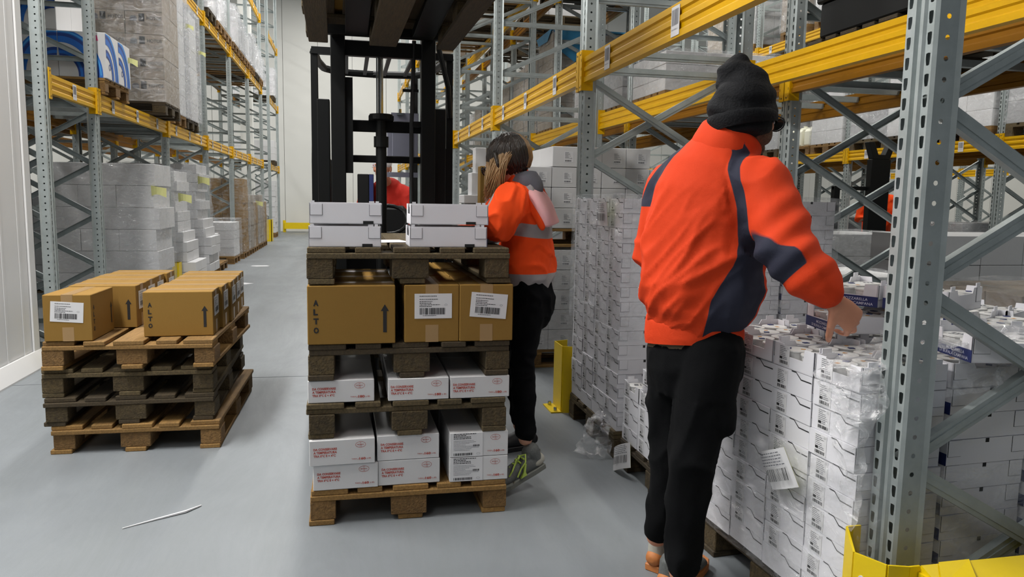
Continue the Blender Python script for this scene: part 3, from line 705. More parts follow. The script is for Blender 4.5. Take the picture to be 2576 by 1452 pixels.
# open top layer
TOPZ = .1455 + 9 * .074
for i in range(4):
    for j in range(4):
        lx, ly = (i + .5) * .3, (j + .5) * .2
        x, y = 1.335 + lx * cr - ly * sr, 1.735 + lx * sr + ly * cr
        n_ = ['aisle', 'second', 'third', 'far right'][i]; m_ = ['nearest', 'second', 'third', 'farthest'][j]
        open_tray(x, y, TOPZ, R(3 + random.uniform(-1, 1)), f'open tub tray on the near stack, {m_} row, {n_} column', ['orange', 'blue'] if i < 3 else ['grey', 'orange'], None, ('label',) if i == 0 else (), f'the {m_} row, {n_} column tray on the near stack')
L1 = TOPZ + .0875; L2 = L1 + .0875
open_tray(1.679, 2.202, L1 + .004, R(-8), 'white MOZZARELLA tray gripped by the man in the red jacket', ['grey', 'blue'], None, ('-x', '+x'), 'the tray held by the man')
open_tray(1.757, 2.275, L2, R(28), 'raised tray with a navy MOZZARELLA end beside the man\'s cuff', ['blue', 'grey'], None, ('+x', '-x'), 'the raised tray beside the man\'s cuff')
open_tray(1.862, 2.098, L2, R(28), 'raised navy-banded tray, partly hidden by the large upright', ['blue', 'grey'], None, ('+x', '-x'), 'the raised tray partly hidden by the upright')
open_tray(2.09, 1.985, L1, R(30), 'navy-banded MOZZARELLA tray right of the large upright', ['blue'], None, ('+x', '-x'), 'the MOZZARELLA tray right of the large upright')
open_tray(2.24, 2.26, L1, R(30), 'white tray behind the MOZZARELLA tray right of the upright', ['grey'], None, ('-x',), 'the tray behind the MOZZARELLA tray')
open_tray(1.80, 1.76, L1, R(-12), 'half-hidden navy-banded tray under crumpled film behind the upright', ['grey'], None, ('+x', '-x'), 'the half-hidden tray under film')
pallet(1.92, 3.05, 0, 0, 'dark', 'weathered pallet under the half-emptied low tray stack')
def lowkid(o, i, j, k):
    if i == 0: ob('barcode_label', TLAB[(j + k) % 2], o, (-TW/2 - .0003, .045, .004), -PI/2, label='white label with barcode')
stack('mozzarella_tray', 'closed white tray in the low half-emptied stack behind the man\'s legs', 'tray', 1.32, 2.66, .1455, 4, 4, 3, (.3, .2, .074), lambda i, j, k: TC['label'], 'trays of the low stack', kids=lowkid, aisle=0)
for i in range(3):
    for j in range(4):
        open_tray(1.32 + (i + .5) * .3, 2.66 + (j + .5) * .2, .1455 + 3 * .074, 0, f'open tray of pale tubs, low stack, {["aisle", "middle", "inner"][i]} column, {["nearest", "second", "third", "farthest"][j]} row', ['grey'], None, ('label',) if i == 0 else (), f'the low stack, {["aisle", "middle", "inner"][i]} column, row {["one", "two", "three", "four"][j]} from the man')
for i in range(2): open_tray(1.5 + i * .3, 3.2, .1455 + 4 * .074 + .0145, R(1), f'{["single", "second"][i]} open tray of pale tubs set on top of the low stack', ['grey'], None, ('label',) if i == 0 else (), f'the {["single", "second"][i]} tray set on top of the low stack')
pallet(1.92, 3.95, 0, 0, 'old', 'weathered pallet under the tall film-wrapped tray stack')
tray_stack('tall wrapped tray stack', 1.32, 3.55, 16, 0, True, 'white tray in the tall film-wrapped pile between the woman and the man')
wrap(1.318, 2.53, 3.545, 4.36, .62, 1.345, 'clear stretch film clinging to the upper half of the tall tray stack', 'film', amp=.012)
ob('logistic_label', LLAB, None, (1.29, 3.72, 1.25), (0, 0, -PI/2), 'curled white barcode label on the film near the top of the tall tray stack', 'label')
ob('logistic_label', LLAB, None, (1.285, 2.0, .515), (R(8), R(-24), -PI/2), 'crooked white barcode label stuck on the near tray stack', 'label')
ob('logistic_label', LLAB, None, (1.30, 3.36, .075), (R(-20), R(-25), -PI/2 + .3), 'torn barcode label hanging at the foot of the low tray stack', 'label')
wrap(1.30, 2.53, 1.72, 2.56, .15, .60, 'thin clear film round the lower half of the near tray stack', 'film', rot=R(3), top=False, amp=.008)
def crumple(name, grid, label, m='film_shiny', amp=.03, n=9, sc=14, seed=0):
    """crushed sheet of film following a coarse grid of points"""
    rows, cols = len(grid), len(grid[0]); G = [[Vector(p) for p in r] for r in grid]; O = G[0][0].copy(); vs = []; NR, NC = (rows-1) * n, (cols-1) * n
    for a in range(NR + 1):
        for c in range(NC + 1):
            i = min(a // n, rows-2); j = min(c // n, cols-2); u = a / n - i; v = c / n - j
            p = G[i][j].lerp(G[i][j+1], v).lerp(G[i+1][j].lerp(G[i+1][j+1], v), u)
            q = p * sc + Vector((seed, 0, 0)); d = Vector((noise.noise(q), noise.noise(q + Vector((9, 3, 1))), noise.noise(q + Vector((1, 7, 5))))) + .5 * Vector((noise.noise(q * 2.4), noise.noise(q * 2.4 + Vector((5, 0, 0))), noise.noise(q * 2.4 + Vector((0, 5, 0)))))
            vs.append(p + d * amp - O)
    b = MB().add(vs, [(i*(NC+1) + j, i*(NC+1) + j+1, (i+1)*(NC+1) + j+1, (i+1)*(NC+1) + j) for i in range(NR) for j in range(NC)], m)
    return ob(name, b.mesh(name, smooth=True), None, O, 0, label, 'film')
crumple('crumpled_film', [[(1.60, 2.0, .935), (1.78, 1.82, .95), (1.92, 1.68, .95)], [(1.44, 1.86, .925), (1.52, 1.78, .94), (1.55, 1.72, .95)], [(1.285, 1.86, .86), (1.30, 1.74, .87), (1.36, 1.66, .88)], [(1.28, 1.80, .74), (1.285, 1.71, .74), (1.34, 1.67, .74)], [(1.28, 1.72, .62), (1.285, 1.69, .60), (1.32, 1.66, .60)], [(1.28, 1.70, .50), (1.285, 1.69, .48), (1.30, 1.67, .47)]], 'crumpled clear film hanging over the near corner of the big tray stack', amp=.026, seed=3)
crumple('crumpled_film', [[(1.58, 1.70, .80), (1.9, 1.70, .84), (2.25, 1.71, .87), (2.6, 1.72, .9)], [(1.62, 1.74, .92), (1.9, 1.73, .955), (2.2, 1.74, .95), (2.6, 1.75, .95)], [(1.70, 1.84, .935), (1.86, 1.84, .99), (2.05, 1.88, .97), (2.4, 1.9, .96)]], 'glossy film drawn over the top edge right of the large upright', amp=.018, seed=8)
crumple('crumpled_film', [[(1.15, 3.62, .01), (1.2, 3.56, .012), (1.30, 3.55, .02)], [(1.20, 3.70, .08), (1.26, 3.64, .12), (1.32, 3.6, .10)], [(1.29, 3.80, .15), (1.31, 3.74, .22), (1.33, 3.66, .2)]], 'crumpled ball of clear film on the floor beside the low tray stack', amp=.04, seed=5, sc=20)
# ================================================================ goods on the left rack
def goods_box(w, d, h, m='white_box'): return boxm(w - .003, d - .003, h - .003, m, .003)
XL = -3.38          # rear edge of the loads; they are 1.2 deep and reach X -2.18
def lp(y, z, tone, label, x=-2.78, detail=False): return pallet(x, y + .4, z, 0, tone, label, None, detail)
def lkid(mesh, off=(0, 0, 0)):
    def f(o, i, j, k):
        if j == 0: ob('paper_label', mesh, o, off)
    return f
# floor level, second bay: big white cartons in brick bond
lp(9.42, 0, 'old', 'pallet under the large white brick-bonded cartons, left rack floor', detail=True)
for k in range(6):
    cells = [(-3.38, .6), (-2.78, .6)] if k % 2 else [(-3.38, .4), (-2.98, .4), (-2.58, .4)]
    for c, (xx, w) in enumerate(cells):
        for j in range(2):
            sh = (0, .03, .01, .05, .0, .02)[k]
            ob('white_carton', goods_box(w, .4, .25), None, (xx + w/2 + sh, 9.43 + .2 + j * .4, .1455 + k * .25), random.uniform(-.01, .01), 'large plain white carton in the brick-bonded pile on the left rack floor', 'carton', 'brick-bonded white cartons')
wrap(-3.37, -2.13, 9.41, 10.24, .15, 1.64, 'clear stretch film round the brick-bonded white cartons', 'film', amp=.015)
# third bay: leaning piles
def leaning(y, nz, h, dxs, lab, w=.3, ztop=None):
    lp(y, 0, 'old', f'pallet under {lab}')
    stack('white_carton', f'white carton in {lab}', 'carton', XL, y, .1455, 4, 2, nz, (w, .4, h), goods_box(w, .4, h), f'cartons of {lab}', aisle=-1, jit=.004, dx=dxs)
leaning(10.66, 11, .133, [.2, .2, .1, .1, .06, .0, .0, -.03, -.04, .0, -.03], 'the narrow leaning white pile, third bay of the left rack')
wrap(-3.36, -2.14, 10.64, 11.48, .15, 1.62, 'milky film round the narrow leaning white pile', 'film', amp=.02)
leaning(11.9, 12, .133, [.18, .16, .2, .2, .12, .1, .02, .06, .0, .03, .06, .02], 'the stepped white pile, third bay of the left rack')
wrap(-3.36, -2.1, 11.88, 12.72, .15, 1.76, 'milky film round the stepped white pile', 'film', amp=.02)
def note(x, y, z, lab, s=.16):
    b = MB(); vs = []
    for i in range(6):
        t = i / 5; vs += [(x + t * s, y - .03 * math.sin(3 * t), z + .02 * math.sin(4 * t)), (x + t * s, y - .03 * math.sin(3 * t + .5), z + s * .75 - .03 * t)]
    b.add([(a - x, c - y, e - z) for a, c, e in vs], [(2*i, 2*i+2, 2*i+3, 2*i+1) for i in range(5)], 'yellow_note'); ob('paper_note', b.mesh('note'), None, (x, y, z), 0, lab, 'note')
note(-2.2, 9.41, 1.28, 'yellow slip curling off the film of the brick-bonded pile'); note(-2.16, 10.63, 1.2, 'yellow slip on the narrow leaning white pile'); note(-2.14, 11.88, 1.45, 'pale yellow slip high on the stepped white pile'); note(-2.1, 18.6, 1.05, 'yellow slip on the farthest brown load')
# fourth bay and beyond, floor
lp(13.5, 0, 'fresh', 'short pallet with four small white cartons, fourth bay of the left rack', x=-2.72, detail=True)
for i, (x, k) in enumerate(((-2.62, 0), (-2.3, 0), (-2.55, 1), (-2.3, 1))):
    ob('white_carton', goods_box(.24, .3, .25), None, (x, 13.7, .1455 + k * .251), .05, f'small white carton with dark holes, {["left bottom", "right bottom", "left top", "right top"][i]} of four on the short pallet', 'carton')
stack('grey_carton', 'grey-brown carton in the film-wrapped load behind the four small cartons', 'carton', -3.7, 14.0, .1455, 3, 2, 5, (.4, .4, .22), goods_box(.4, .4, .22, 'carton_grey'), 'grey wrapped load in bay four', aisle=-1)
wrap(-3.72, -2.45, 13.96, 14.86, .15, 1.3, 'crumpled clear film over the grey load in the fourth bay', 'film', amp=.05)
pallet(-3.1, 14.4, 0, 0, 'dark', 'dark pallet under the grey wrapped load', None, False)
lp(15.0, 0, 'fresh', 'pallet with a low white wrapped load, fourth bay end', x=-2.7)
stack('white_carton', 'white carton in the low wrapped load at the end of the fourth bay', 'carton', -3.3, 15.05, .1455, 3, 2, 4, (.4, .36, .16), goods_box(.4, .36, .16), 'low wrapped load cartons', aisle=-1)
wrap(-3.32, -2.06, 15.0, 15.8, .15, .85, 'shiny film over the low white load', 'film', amp=.03)
for y, n, m, lab in ((16.25, 9, 'carton', 'the tall brown wrapped load, fifth bay'), (17.15, 7, 'carton_grey', 'the greyish wrapped load, fifth bay'), (18.0, 6, 'carton', 'the brown load at the end of the fifth bay'), (19.1, 7, 'carton_grey', 'the grey load in the sixth bay'), (20.0, 6, 'carton', 'the farthest brown load, sixth bay')):
    lp(y, 0, 'fresh', f'pallet under {lab}', x=-2.68)
    stack('brown_carton', f'carton in {lab}', 'carton', -3.28, y, .1455, 3, 2, n, (.4, .4, .165), goods_box(.4, .4, .165, m), f'cartons of {lab}', aisle=-1, jit=.008)
    wrap(-3.3, -2.04, y - .02, y + .82, .15, .1455 + n * .165 + .01, f'clear film round {lab}', 'film', amp=.02)
lp(24.4, 0, 'fresh', 'pallet under the white wrapped pile by the end wall')
stack('white_carton', 'white carton in the wrapped pile by the end wall', 'carton', XL, 24.4, .1455, 3, 2, 10, (.4, .4, .16), goods_box(.4, .4, .16), 'cartons by the end wall', aisle=-1, jit=.01)
# level one, white cartons with blue swirls
def swirl(w, h, flip=1, logo=False):
    b = MB(); y = -.0012
    def arc(cx, cz, r0, r1, a0, a1, m, yy):
        n = 16; vs = []
        for i in range(n + 1):
            a = R(a0 + (a1 - a0) * i / n); sq = 1.15
            for r in (r0, r1): vs.append((max(-w/2, min(w/2, flip * (cx + r * math.cos(a)))), yy, max(.002, min(h - .002, cz + r * sq * math.sin(a)))))
        b.add(vs, [(2*i, 2*i+1, 2*i+3, 2*i+2) for i in range(n)], m)
    cx = -w/2 + .02; cz = .02
    arc(cx, cz, w*.62, w*.88, -5, 95, 'swirl_blue', y); arc(cx, cz, w*.74, w*.80, -5, 95, 'swirl_dark', y - .0004); arc(cx, cz, w*.82, w*.85, 0, 95, 'swirl_light', y - .0006)
    arc(cx, cz, w*.36, w*.52, -5, 95, 'swirl_dark', y); arc(cx, cz, w*.40, w*.46, -5, 95, 'swirl_blue', y - .0004)
    if logo: ring(b, cx + .08, .11, .028, .028, .009, y - .001, 'swirl_dark'); append_mesh(b, fit('ISTITUTO', .05, .008, 'swirl_dark', .004), 'swirl_dark', (cx + .115 if flip == 1 else -.02, y - .001, .108))
    return b.mesh('swirl')
SWA = swirl(.395, .4); SWB = swirl(.395, .4, -1); SWC = swirl(.395, .4, 1, True)
lp(7.78, 2.216, 'fresh', 'pallet carrying the white cartons with blue swirls', detail=True)
cw = goods_box(.4, .4, .41)
for i in range(3):
    for j in range(2):
        for k in range(2 if i < 2 else 1):
            lab = f'white carton printed with blue swirls, {["rear", "middle", "aisle"][i]} column, {["front", "back"][j]} row, {["bottom", "upper"][k]} tier'
            o = ob('swirl_carton', cw, None, (XL + .2 + i * .4 + .02, 7.98 + j * .4, 2.3615 + k * .411), 0, lab, 'carton')
            if j == 0: ob('swirl_print', SWA if i % 2 == 0 else SWB, o, (0, -.199, 0), 0, label='blue swirl print')
            if i == 2: ob('swirl_print', SWC, o, (.199, 0, 0), PI/2, label='blue swirl print')
            if j == 0 and i == 2: ob('print_patch', MB().add([(0, 0, 0), (.04, 0, .0), (.03, 0, .05), (0, 0, .04)], [(0, 1, 2, 3)], 'pink_print').mesh('patch'), o, (.1, -.2, .33), label='small magenta mark')
note(-2.19, 8.55, 2.6, 'pale tag hanging from the corner of the blue swirl cartons', .11)
# HOTOS cartons
def hotos():
    b = MB(); y = -.0012; append_mesh(b, fit('HOTOS', .155, .038, 'dim_ink', .012), 'dim_ink', (.03, y, .16))
    b.add([(-.055, y, .14), (.005, y, .14), (.005, y, .225), (-.055, y, .225)], [(0, 1, 2, 3)], 'gap'); b.add([(-.15, y, .14), (-.075, y, .14), (-.075, y, .18), (-.09, y, .2), (-.13, y, .2), (-.15, y, .18)], [(0, 1, 2, 3, 4, 5)], 'grey_ink')
    b.add([(-.199, y, .121), (.199, y, .121), (.199, y, .124), (-.199, y, .124)], [(0, 1, 2, 3)], 'grey_ink')
    for k in range(3):
        x = -.13 + k * .13; append_mesh(b, fit('HOTOS', .07, .016, 'dim_ink', .006), 'dim_ink', (x - .035, y, .095)); b.add([(x - .02, y, .02), (x + .02, y, .02), (x + .016, y, .08), (x - .016, y, .08)], [(0, 1, 2, 3)], 'carton_grey')
        b.add([(x + .064, y, 0), (x + .066, y, 0), (x + .066, y, .121), (x + .064, y, .121)], [(0, 1, 2, 3)], 'grey_ink')
    return b.mesh('lettering')
HOT = hotos()
lp(9.58, 2.216, 'dark', 'pallet under the grey HOTOS cartons', x=-2.65, detail=True)
HN = ['lowest', 'second', 'third', 'fourth', 'fifth', 'topmost']
stack('hotos_carton', '', 'carton', -3.25, 9.58, 2.3615, 3, 2, 6, (.4, .4, .25), goods_box(.4, .4, .25, 'carton_grey'), None, aisle=-1, jit=.003,
      kids=lambda o, i, j, k: ob('lettering', HOT, o, (0, -.1992, 0), label='grey HOTOS lettering and pictures') if j == 0 else None,
      labelf=lambda i, j, k: f'greyish carton lettered HOTOS, {HN[k]} row, {["rear", "middle", "aisle"][i]} column, {["front", "back"][j]}')
wrap(-3.25, -2.04, 9.57, 10.39, 2.36, 3.88, 'dull clear film round the HOTOS cartons', 'film', amp=.004)
for q, (y, h, tone) in enumerate(((10.62, 1.62, 'fresh'), (11.5, 1.5, 'dark'))):
    lab = ['the nearer tall white wrapped load beside the HOTOS cartons', 'the farther tall white wrapped load beside the HOTOS cartons'][q]
    lp(y, 2.216, tone, f'pallet under {lab}', detail=True)
    n = 6; stack('white_carton', f'white carton in {lab}', 'carton', XL, y, 2.3615, 3, 2, n, (.4, .4, h/n), goods_box(.4, .4, h/n), f'cartons of {lab}', aisle=-1)
    wrap(-3.37, -2.13, y - .03, y + .83, 2.35, 2.3615 + h + .03, f'milky film round {lab}', 'film_milky', amp=.012)
    note(-2.15, y + .8, 3.55 - q * .2, f'white slip at the corner of {lab}', .1)
# second level
for q, (y, h, m, tone) in enumerate(((13.4, .9, 'white_box', 'dark'), (14.35, .5, 'white_box', 'fresh'), (15.2, .0, '', 'fresh'), (16.2, .7, 'white_box', 'fresh'), (17.1, .6, 'grey_box', 'fresh'), (18.0, .5, 'white_box', 'fresh'), (19.0, .7, 'grey_box', 'fresh'), (20.0, .6, 'white_box', 'dark'), (20.85, .5, 'white_box', 'fresh'), (24.5, .8, 'white_box', 'dark'))):
    lab = f'the {ORD[q]} load on the second level of the left rack'
    lp(y, 4.176, tone, f'pallet under {lab}' if h else 'empty pallet on the second level of the left rack')
    if h:
        stack('white_carton', f'carton in {lab}', 'carton', XL, y, 4.3215, 3, 2, 3, (.4, .4, h/3), goods_box(.4, .4, h/3, m), f'cartons of {lab}', aisle=-1, far=True)
        wrap(-3.36, -2.14, y - .02, y + .82, 4.3, 4.33 + h, f'clear film round {lab}', 'film_milky', amp=.03)
lp(24.5, 2.216, 'dark', 'pallet on the lower level by the end wall')
stack('white_carton', 'small carton on the lower level by the end wall', 'carton', XL, 24.5, 2.3615, 3, 2, 3, (.4, .4, .2), goods_box(.4, .4, .2), 'cartons on the lower level by the end wall', aisle=-1)
# loads in the rear row behind the left rack
for q, (y, z, n, tone) in enumerate(((7.9, 0, 4, 'old'), (10.8, 0, 5, 'old'), (7.85, 2.216, 0, 'dark'), (8.9, 2.216, 0, 'dark'), (10.7, 2.216, 3, 'fresh'), (11.6, 2.216, 4, 'fresh'), (12.4, 2.216, 3, 'fresh'), (6.62, 0, 3, 'old'))):
    lab = f'the {ORD[q]} load in the rear row behind the left rack'
    pallet(-4.15, y + .4, z, 0, tone, f'pallet under {lab}' if n else f'{["first", "second"][q-2]} empty dark pallet on the rear row behind the left rack', None, False)
    if n: stack('grey_carton', f'grey carton in {lab}', 'carton', -4.75, y, z + .1455, 3, 2, n, (.4, .4, .22), goods_box(.4, .4, .22, 'grey_box'), f'cartons of {lab}', aisle=-1)
# ================================================================ goods on the right rack
def lab_box_stack(x0, y0, z0, nx, ny, nz, lab, size=(.2, .3, .157), m='white_box', grp=None, skip=None):
    stack('labelled_carton', f'white carton with a printed label in {lab}', 'carton', x0, y0, z0, nx, ny, nz, size, goods_box(*size, m), f'cartons of {lab}', aisle=0, kids=lambda o, i, j, k: ob('paper_label', BLAB, o, (.03, -size[1]/2 + .0012, .035)) if j == 0 else None, skip=skip)
pallet(1.93, 6.05, 0, 0, 'fresh', 'pallet under the labelled white cartons behind the blonde woman')
lab_box_stack(1.33, 5.65, .1455, 6, 2, 5, 'the lower pallet load behind the woman', (.2, .4, .157))
pallet(1.93, 6.05, .95, 0, 'fresh', 'pallet resting on top of the lower labelled cartons behind the woman')
lab_box_stack(1.33, 5.65, 1.0965, 6, 2, 4, 'the upper pallet load behind the woman', (.2, .4, .157), skip=lambda i, j, k: k == 3 and i in (0, 5))
wrap(1.32, 2.54, 5.63, 6.46, .15, .93, 'tight clear film round the lower labelled cartons', 'film', amp=.004)
pallet(1.93, 7.9, 0, 0, 'old', 'pallet under the pale grey load in the third bay of the right rack')
stack('grey_carton', 'pale grey carton in the third bay of the right rack', 'carton', 1.33, 7.5, .1455, 4, 2, 7, (.3, .4, .17), goods_box(.3, .4, .17, 'grey_box'), 'pale grey load, third bay right', aisle=0)
# small shapes behind the woman: a wrapped white column and a brown post
t = ob('wrapped_column', MB().box(-.08, .05, -.1, .1, 0, 1.3, 'white_box').box(-.06, .05, -.08, .08, 1.3, 1.5, 'white_box').box(-.03, .05, -.06, .06, 1.5, 1.68, 'white_box').box(-.12, .06, -.12, .12, 1.28, 1.34, 'white_box').mesh('column', bevel=.004), None, (.93, 5.5, .0), 0, 'narrow stepped pile of white foam beside the woman\'s head', 'foam pile')
ob('brown_board', boxm(.036, .1, 1.54, 'carton', .004), None, (.922, 5.3, .001), 0, 'upright brown board beside the white foam pile', 'board')
# row behind the right rack, level one
def rl(y, h, n, lab, tone='fresh', m='white_box', film=True, far=False, x=2.79, size=.4, z=2.166, filmm='film'):
    pallet(x + .6, y + .4, z, 0, tone, f'pallet under {lab}', None, False)
    if n:
        stack('stored_carton', f'carton in {lab}', 'carton', x, y, z + .1455, 3, 2, n, (.4, .4, h/n), goods_box(.4, .4, h/n, m), f'cartons of {lab}', aisle=0, far=far or y > 13)
        if film: wrap(x - .01, x + 1.21, y - .02, y + .82, z + .14, z + .16 + h, f'film round {lab}', filmm, amp=.015)
rl(10.4, 1.3, 11, 'the tall pale load with the blue cover', m='carton_grey'); rl(11.3, 1.15, 8, 'the brown wrapped load behind the blue-covered one', m='carton_grey'); rl(12.15, 1.1, 8, 'the third tall wrapped load along the upper right row', m='carton_grey'); rl(13.3, 1.0, 6, 'the fourth wrapped load along the upper right row', m='carton_grey'); rl(14.3, 1.1, 6, 'the fifth wrapped load along the upper right row', m='grey_box'); rl(16.2, 1.0, 6, 'the sixth wrapped load along the upper right row', m='carton_grey'); rl(17.2, .9, 6, 'the seventh wrapped load along the upper right row', m='white_box')
b = MB(); b.box(-.02, 1.22, -.04, .84, 0, .02, 'blue_cover'); b.add([(-.02, -.045, .02), (.7, -.045, .02), (.6, -.045, -.18), (.3, -.045, -.42), (.12, -.045, -.3)], [(0, 1, 2, 3, 4)], 'blue_cover'); b.add([(-.03, -.04, .02), (-.03, .84, .02), (-.03, .7, -.1), (-.03, .2, -.12)], [(0, 1, 2, 3)], 'blue_cover')
ob('blue_cover', b.mesh('cover'), None, (2.79, 10.4, 3.635), 0, 'blue plastic sheet folded over the tall pale load, upper right', 'plastic sheet')
rl(6.5, .35, 3, 'the low white load just above the rear yellow beam', m='white_box'); rl(7.6, .55, 3, 'the second low white load above the rear yellow beam', m='grey_box'); rl(8.5, .5, 3, 'the third low load above the rear yellow beam', m='white_box')
# black crate load
pallet(3.4, 3.95, 2.166, 0, 'dark', 'dark pallet under the black crate, upper right'); pallet(3.4, 3.05, 2.166, 0, 'dark', 'dark pallet next to the black crate, upper right')
o = ob('black_crate', MB().box(-.6, .6, -.48, .48, 0, .2, 'black_plastic').box(-.62, .62, -.5, .5, .2, .26, 'black_plastic').mesh('crate', bevel=.01), None, (3.4, 3.75, 2.312), 0, 'black plastic crate on a dark pallet behind the upper yellow beam', 'crate')
stack('white_carton', 'white carton in film on top of the black crate', 'carton', 2.82, 3.3, 2.574, 3, 2, 2, (.38, .42, .3), goods_box(.38, .42, .3), 'cartons on the black crate')
wrap(2.8, 3.98, 3.28, 4.16, 2.57, 3.2, 'black-edged shiny film over the cartons on the black crate', 'film', amp=.03)
# upper level of the right rack
for q, y in enumerate((7.5, 8.5, 10.4, 11.3, 13.2, 14.2, 16.2, 17.1)):
    lab = f'the {ORD[q]} load on the upper level of the right rack'
    pallet(2.0, y + .4, 4.126, 0, ('old', 'dark', 'fresh')[q % 3], f'pallet under {lab}', None, False)
    stack('stored_carton', f'carton in {lab}', 'carton', 1.4, y, 4.2715, 3, 2, 3, (.4, .4, .25), goods_box(.4, .4, .25, 'white_box' if q % 2 else 'carton_grey'), f'cartons of {lab}', far=True)
for q, y in enumerate((4.7, 5.6, 7.5, 8.4, 9.3, 10.4, 12.2, 13.3, 15)):
    lab = f'the {ORD[q]} load high on the row behind the right rack'
    pallet(3.39, y + .4, 4.126, 0, ('old', 'fresh', 'dark')[q % 3], f'pallet under {lab}', None, False)
    stack('stored_carton', f'carton in {lab}', 'carton', 2.79, y, 4.2715, 3, 2, 3, (.4, .4, .25), goods_box(.4, .4, .25, 'carton_grey' if q % 2 else 'white_box'), f'cartons of {lab}', far=True)
# second aisle and floor loads seen through the frames
def floor_load(x, y, n, h, m, lab, film='film', w=.4, tone='old'):
    pallet(x + .6, y + .4, 0, 0, tone, f'pallet under {lab}', None, False)
    stack('grey_carton', f'carton in {lab}', 'carton', x, y, .1455, 3, 2, n, (w, .4, h), goods_box(w, .4, h, m), f'cartons of {lab}', aisle=0)
    if film: wrap(x - .01, x + 1.21, y - .02, y + .82, .15, .16 + n * h, f'film round {lab}', film, amp=.01)
floor_load(4.55, 5.1, 4, .235, 'grey_box', 'the broad grey load in the second aisle right of the big upright', None)
floor_load(5.85, 5.2, 4, .235, 'grey_box', 'the second broad grey load in the second aisle', None)
floor_load(4.3, 6.6, 4, .22, 'grey_box', 'the pale grey load left of the big upright in the second aisle')
floor_load(2.82, 4.7, 3, .22, 'white_box', 'the white load just behind the right rack, second bay')
floor_load(2.82, 5.65, 4, .22, 'grey_box', 'the grey load just behind the right rack, second bay end')
floor_load(2.82, 7.6, 5, .22, 'white_box', 'the white load behind the right rack, third bay')
floor_load(2.82, 8.6, 6, .22, 'grey_box', 'the grey load behind the right rack, third bay end')
# tray-lid load behind the big upright with the small white box
pallet(3.4, 2.85, 0, 0, 'old', 'pallet under the brownish wrapped trays behind the large upright')
stack('brown_tray', 'brownish wrapped tray in the load behind the large upright', 'tray', 2.8, 2.45, .1455, 4, 4, 10, (.3, .2, .08), boxm(.292, .192, .077, 'carton_grey', .003), 'brown trays behind the upright')
wrap(2.79, 4.01, 2.43, 3.27, .15, .955, 'brownish film over the tray load behind the large upright', 'film', amp=.02)
o = ob('small_box', goods_box(.4, .3, .12), None, (3.62, 2.62, .985), R(-12), 'white box with a red emblem lying on the brown wrapped load', 'box')
b = MB(); ring(b, 0, 0, .03, .04, .03, 0, 'red_ink', 16); b.box(-.02, .02, -.001, -.0005, -.035, .035, 'red_ink'); append_mesh(b, fit('IGO', .034, .03, 'white_ink', .02), 'white_ink', (-.017, -.0015, -.014)); ob('emblem', b.mesh('emblem'), o, (-.15, -.15, .06), (0, R(90), 0), label='red emblem')
# rack across the second aisle
def r3(y, z, n, h, lab, m='white_box', tone='fresh', film=True):
    pallet(8.05, y + .4, z, 0, tone, f'pallet under {lab}', None, False)
    if n:
        stack('stored_carton', f'carton in {lab}', 'carton', 7.45, y, z + .1455, 3, 2, n, (.4, .4, h), goods_box(.4, .4, h, m), f'cartons of {lab}', far=(z > 3 or y > 12 or z < 1))
        if film: wrap(7.44, 8.66, y - .02, y + .82, z + .14, z + .16 + n * h, f'film round {lab}', 'film', amp=.015)
q = 0
for y, n, h, m in ((4.9, 3, .25, 'grey_box'), (5.8, 3, .3, 'white_box'), (6.7, 2, .25, 'grey_box'), (7.7, 4, .2, 'white_box'), (8.7, 3, .28, 'white_box'), (9.5, 3, .22, 'grey_box'), (10.5, 4, .2, 'white_box'), (12.3, 4, .25, 'grey_box'), (13.3, 3, .3, 'white_box'), (14.2, 3, .3, 'grey_box')):
    r3(y, 2.126, n, h, f'the {ORD[q]} load on the lower level across the second aisle', m, ('fresh', 'dark', 'old')[q % 3]); q += 1
for q, y in enumerate((5.0, 6.0, 7.8, 8.8, 10.6, 11.6, 13.3, 14.4)): r3(y, 4.126, 3, .26, f'the {ORD[q]} load on the upper level across the second aisle', ('white_box', 'carton_grey')[q % 2])
for q, y in enumerate((8.0, 10.7, 13.4)): r3(y, 0, 4, .24, f'the {ORD[q]} floor load across the second aisle', 'grey_box')
pallet(8.05, 11.75, 2.126, 0, 'fresh', 'pallet under three white jugs across the second aisle')
JUG = MB(); JUG.prism([(-.11, 0), (.11, 0), (.12, .02), (.12, .24), (.08, .29), (.05, .29), (.05, .32), (-.02, .32), (-.02, .29), (-.08, .29), (-.12, .24), (-.12, .02)], -.09, .09, 'jug', axis='y'); JUG = JUG.mesh('jug', bevel=.008)
for k in range(3):
    o = ob('jug', JUG, None, (7.6, 11.45 + .27 * k, 2.273), 0, f'white plastic jug on the far rack, {["nearest", "middle", "farthest"][k]} of three', 'jug'); ob('cap', MB().cyl((.015, 0, .32), (.015, 0, .345), .03, 'jug', 12).mesh('cap'), o)
# ================================================================ forklift truck holding a pallet above the centre stack
MX0, MX1, MY = -.052, .452, 4.42
fk = thing('forklift', 'black forklift truck with a raised mast behind the centre stack, seen from the front', 'forklift', (.2, 4.9, 0))
def fp(name, b, label=None, bevel=0, sm=False): return ob(name, b.mesh(name, bevel=bevel, smooth=sm), fk, (-.2, -4.9, 0), label=label)
bm_ = 'black_metal'
for s, X in ((-1, MX0), (1, MX1)):
    fp('inner_mast_rail', MB().box(X - .035, X + .045, MY, MY + .09, .1, 3.4, bm_), bevel=.004)
    Xo = X + s * .078
    fp('outer_mast_rail', MB().box(Xo - .035, Xo + .035, MY + .06, MY + .16, .05, 1.86 if s < 0 else 1.83, bm_), bevel=.004)
    fp('mast_stop', MB().box(X + (.045 if s < 0 else -.09), X + (.085 if s < 0 else -.035), MY + .02, MY + .08, 1.45 if s < 0 else 1.72, 1.98 if s < 0 else 1.75, bm_))
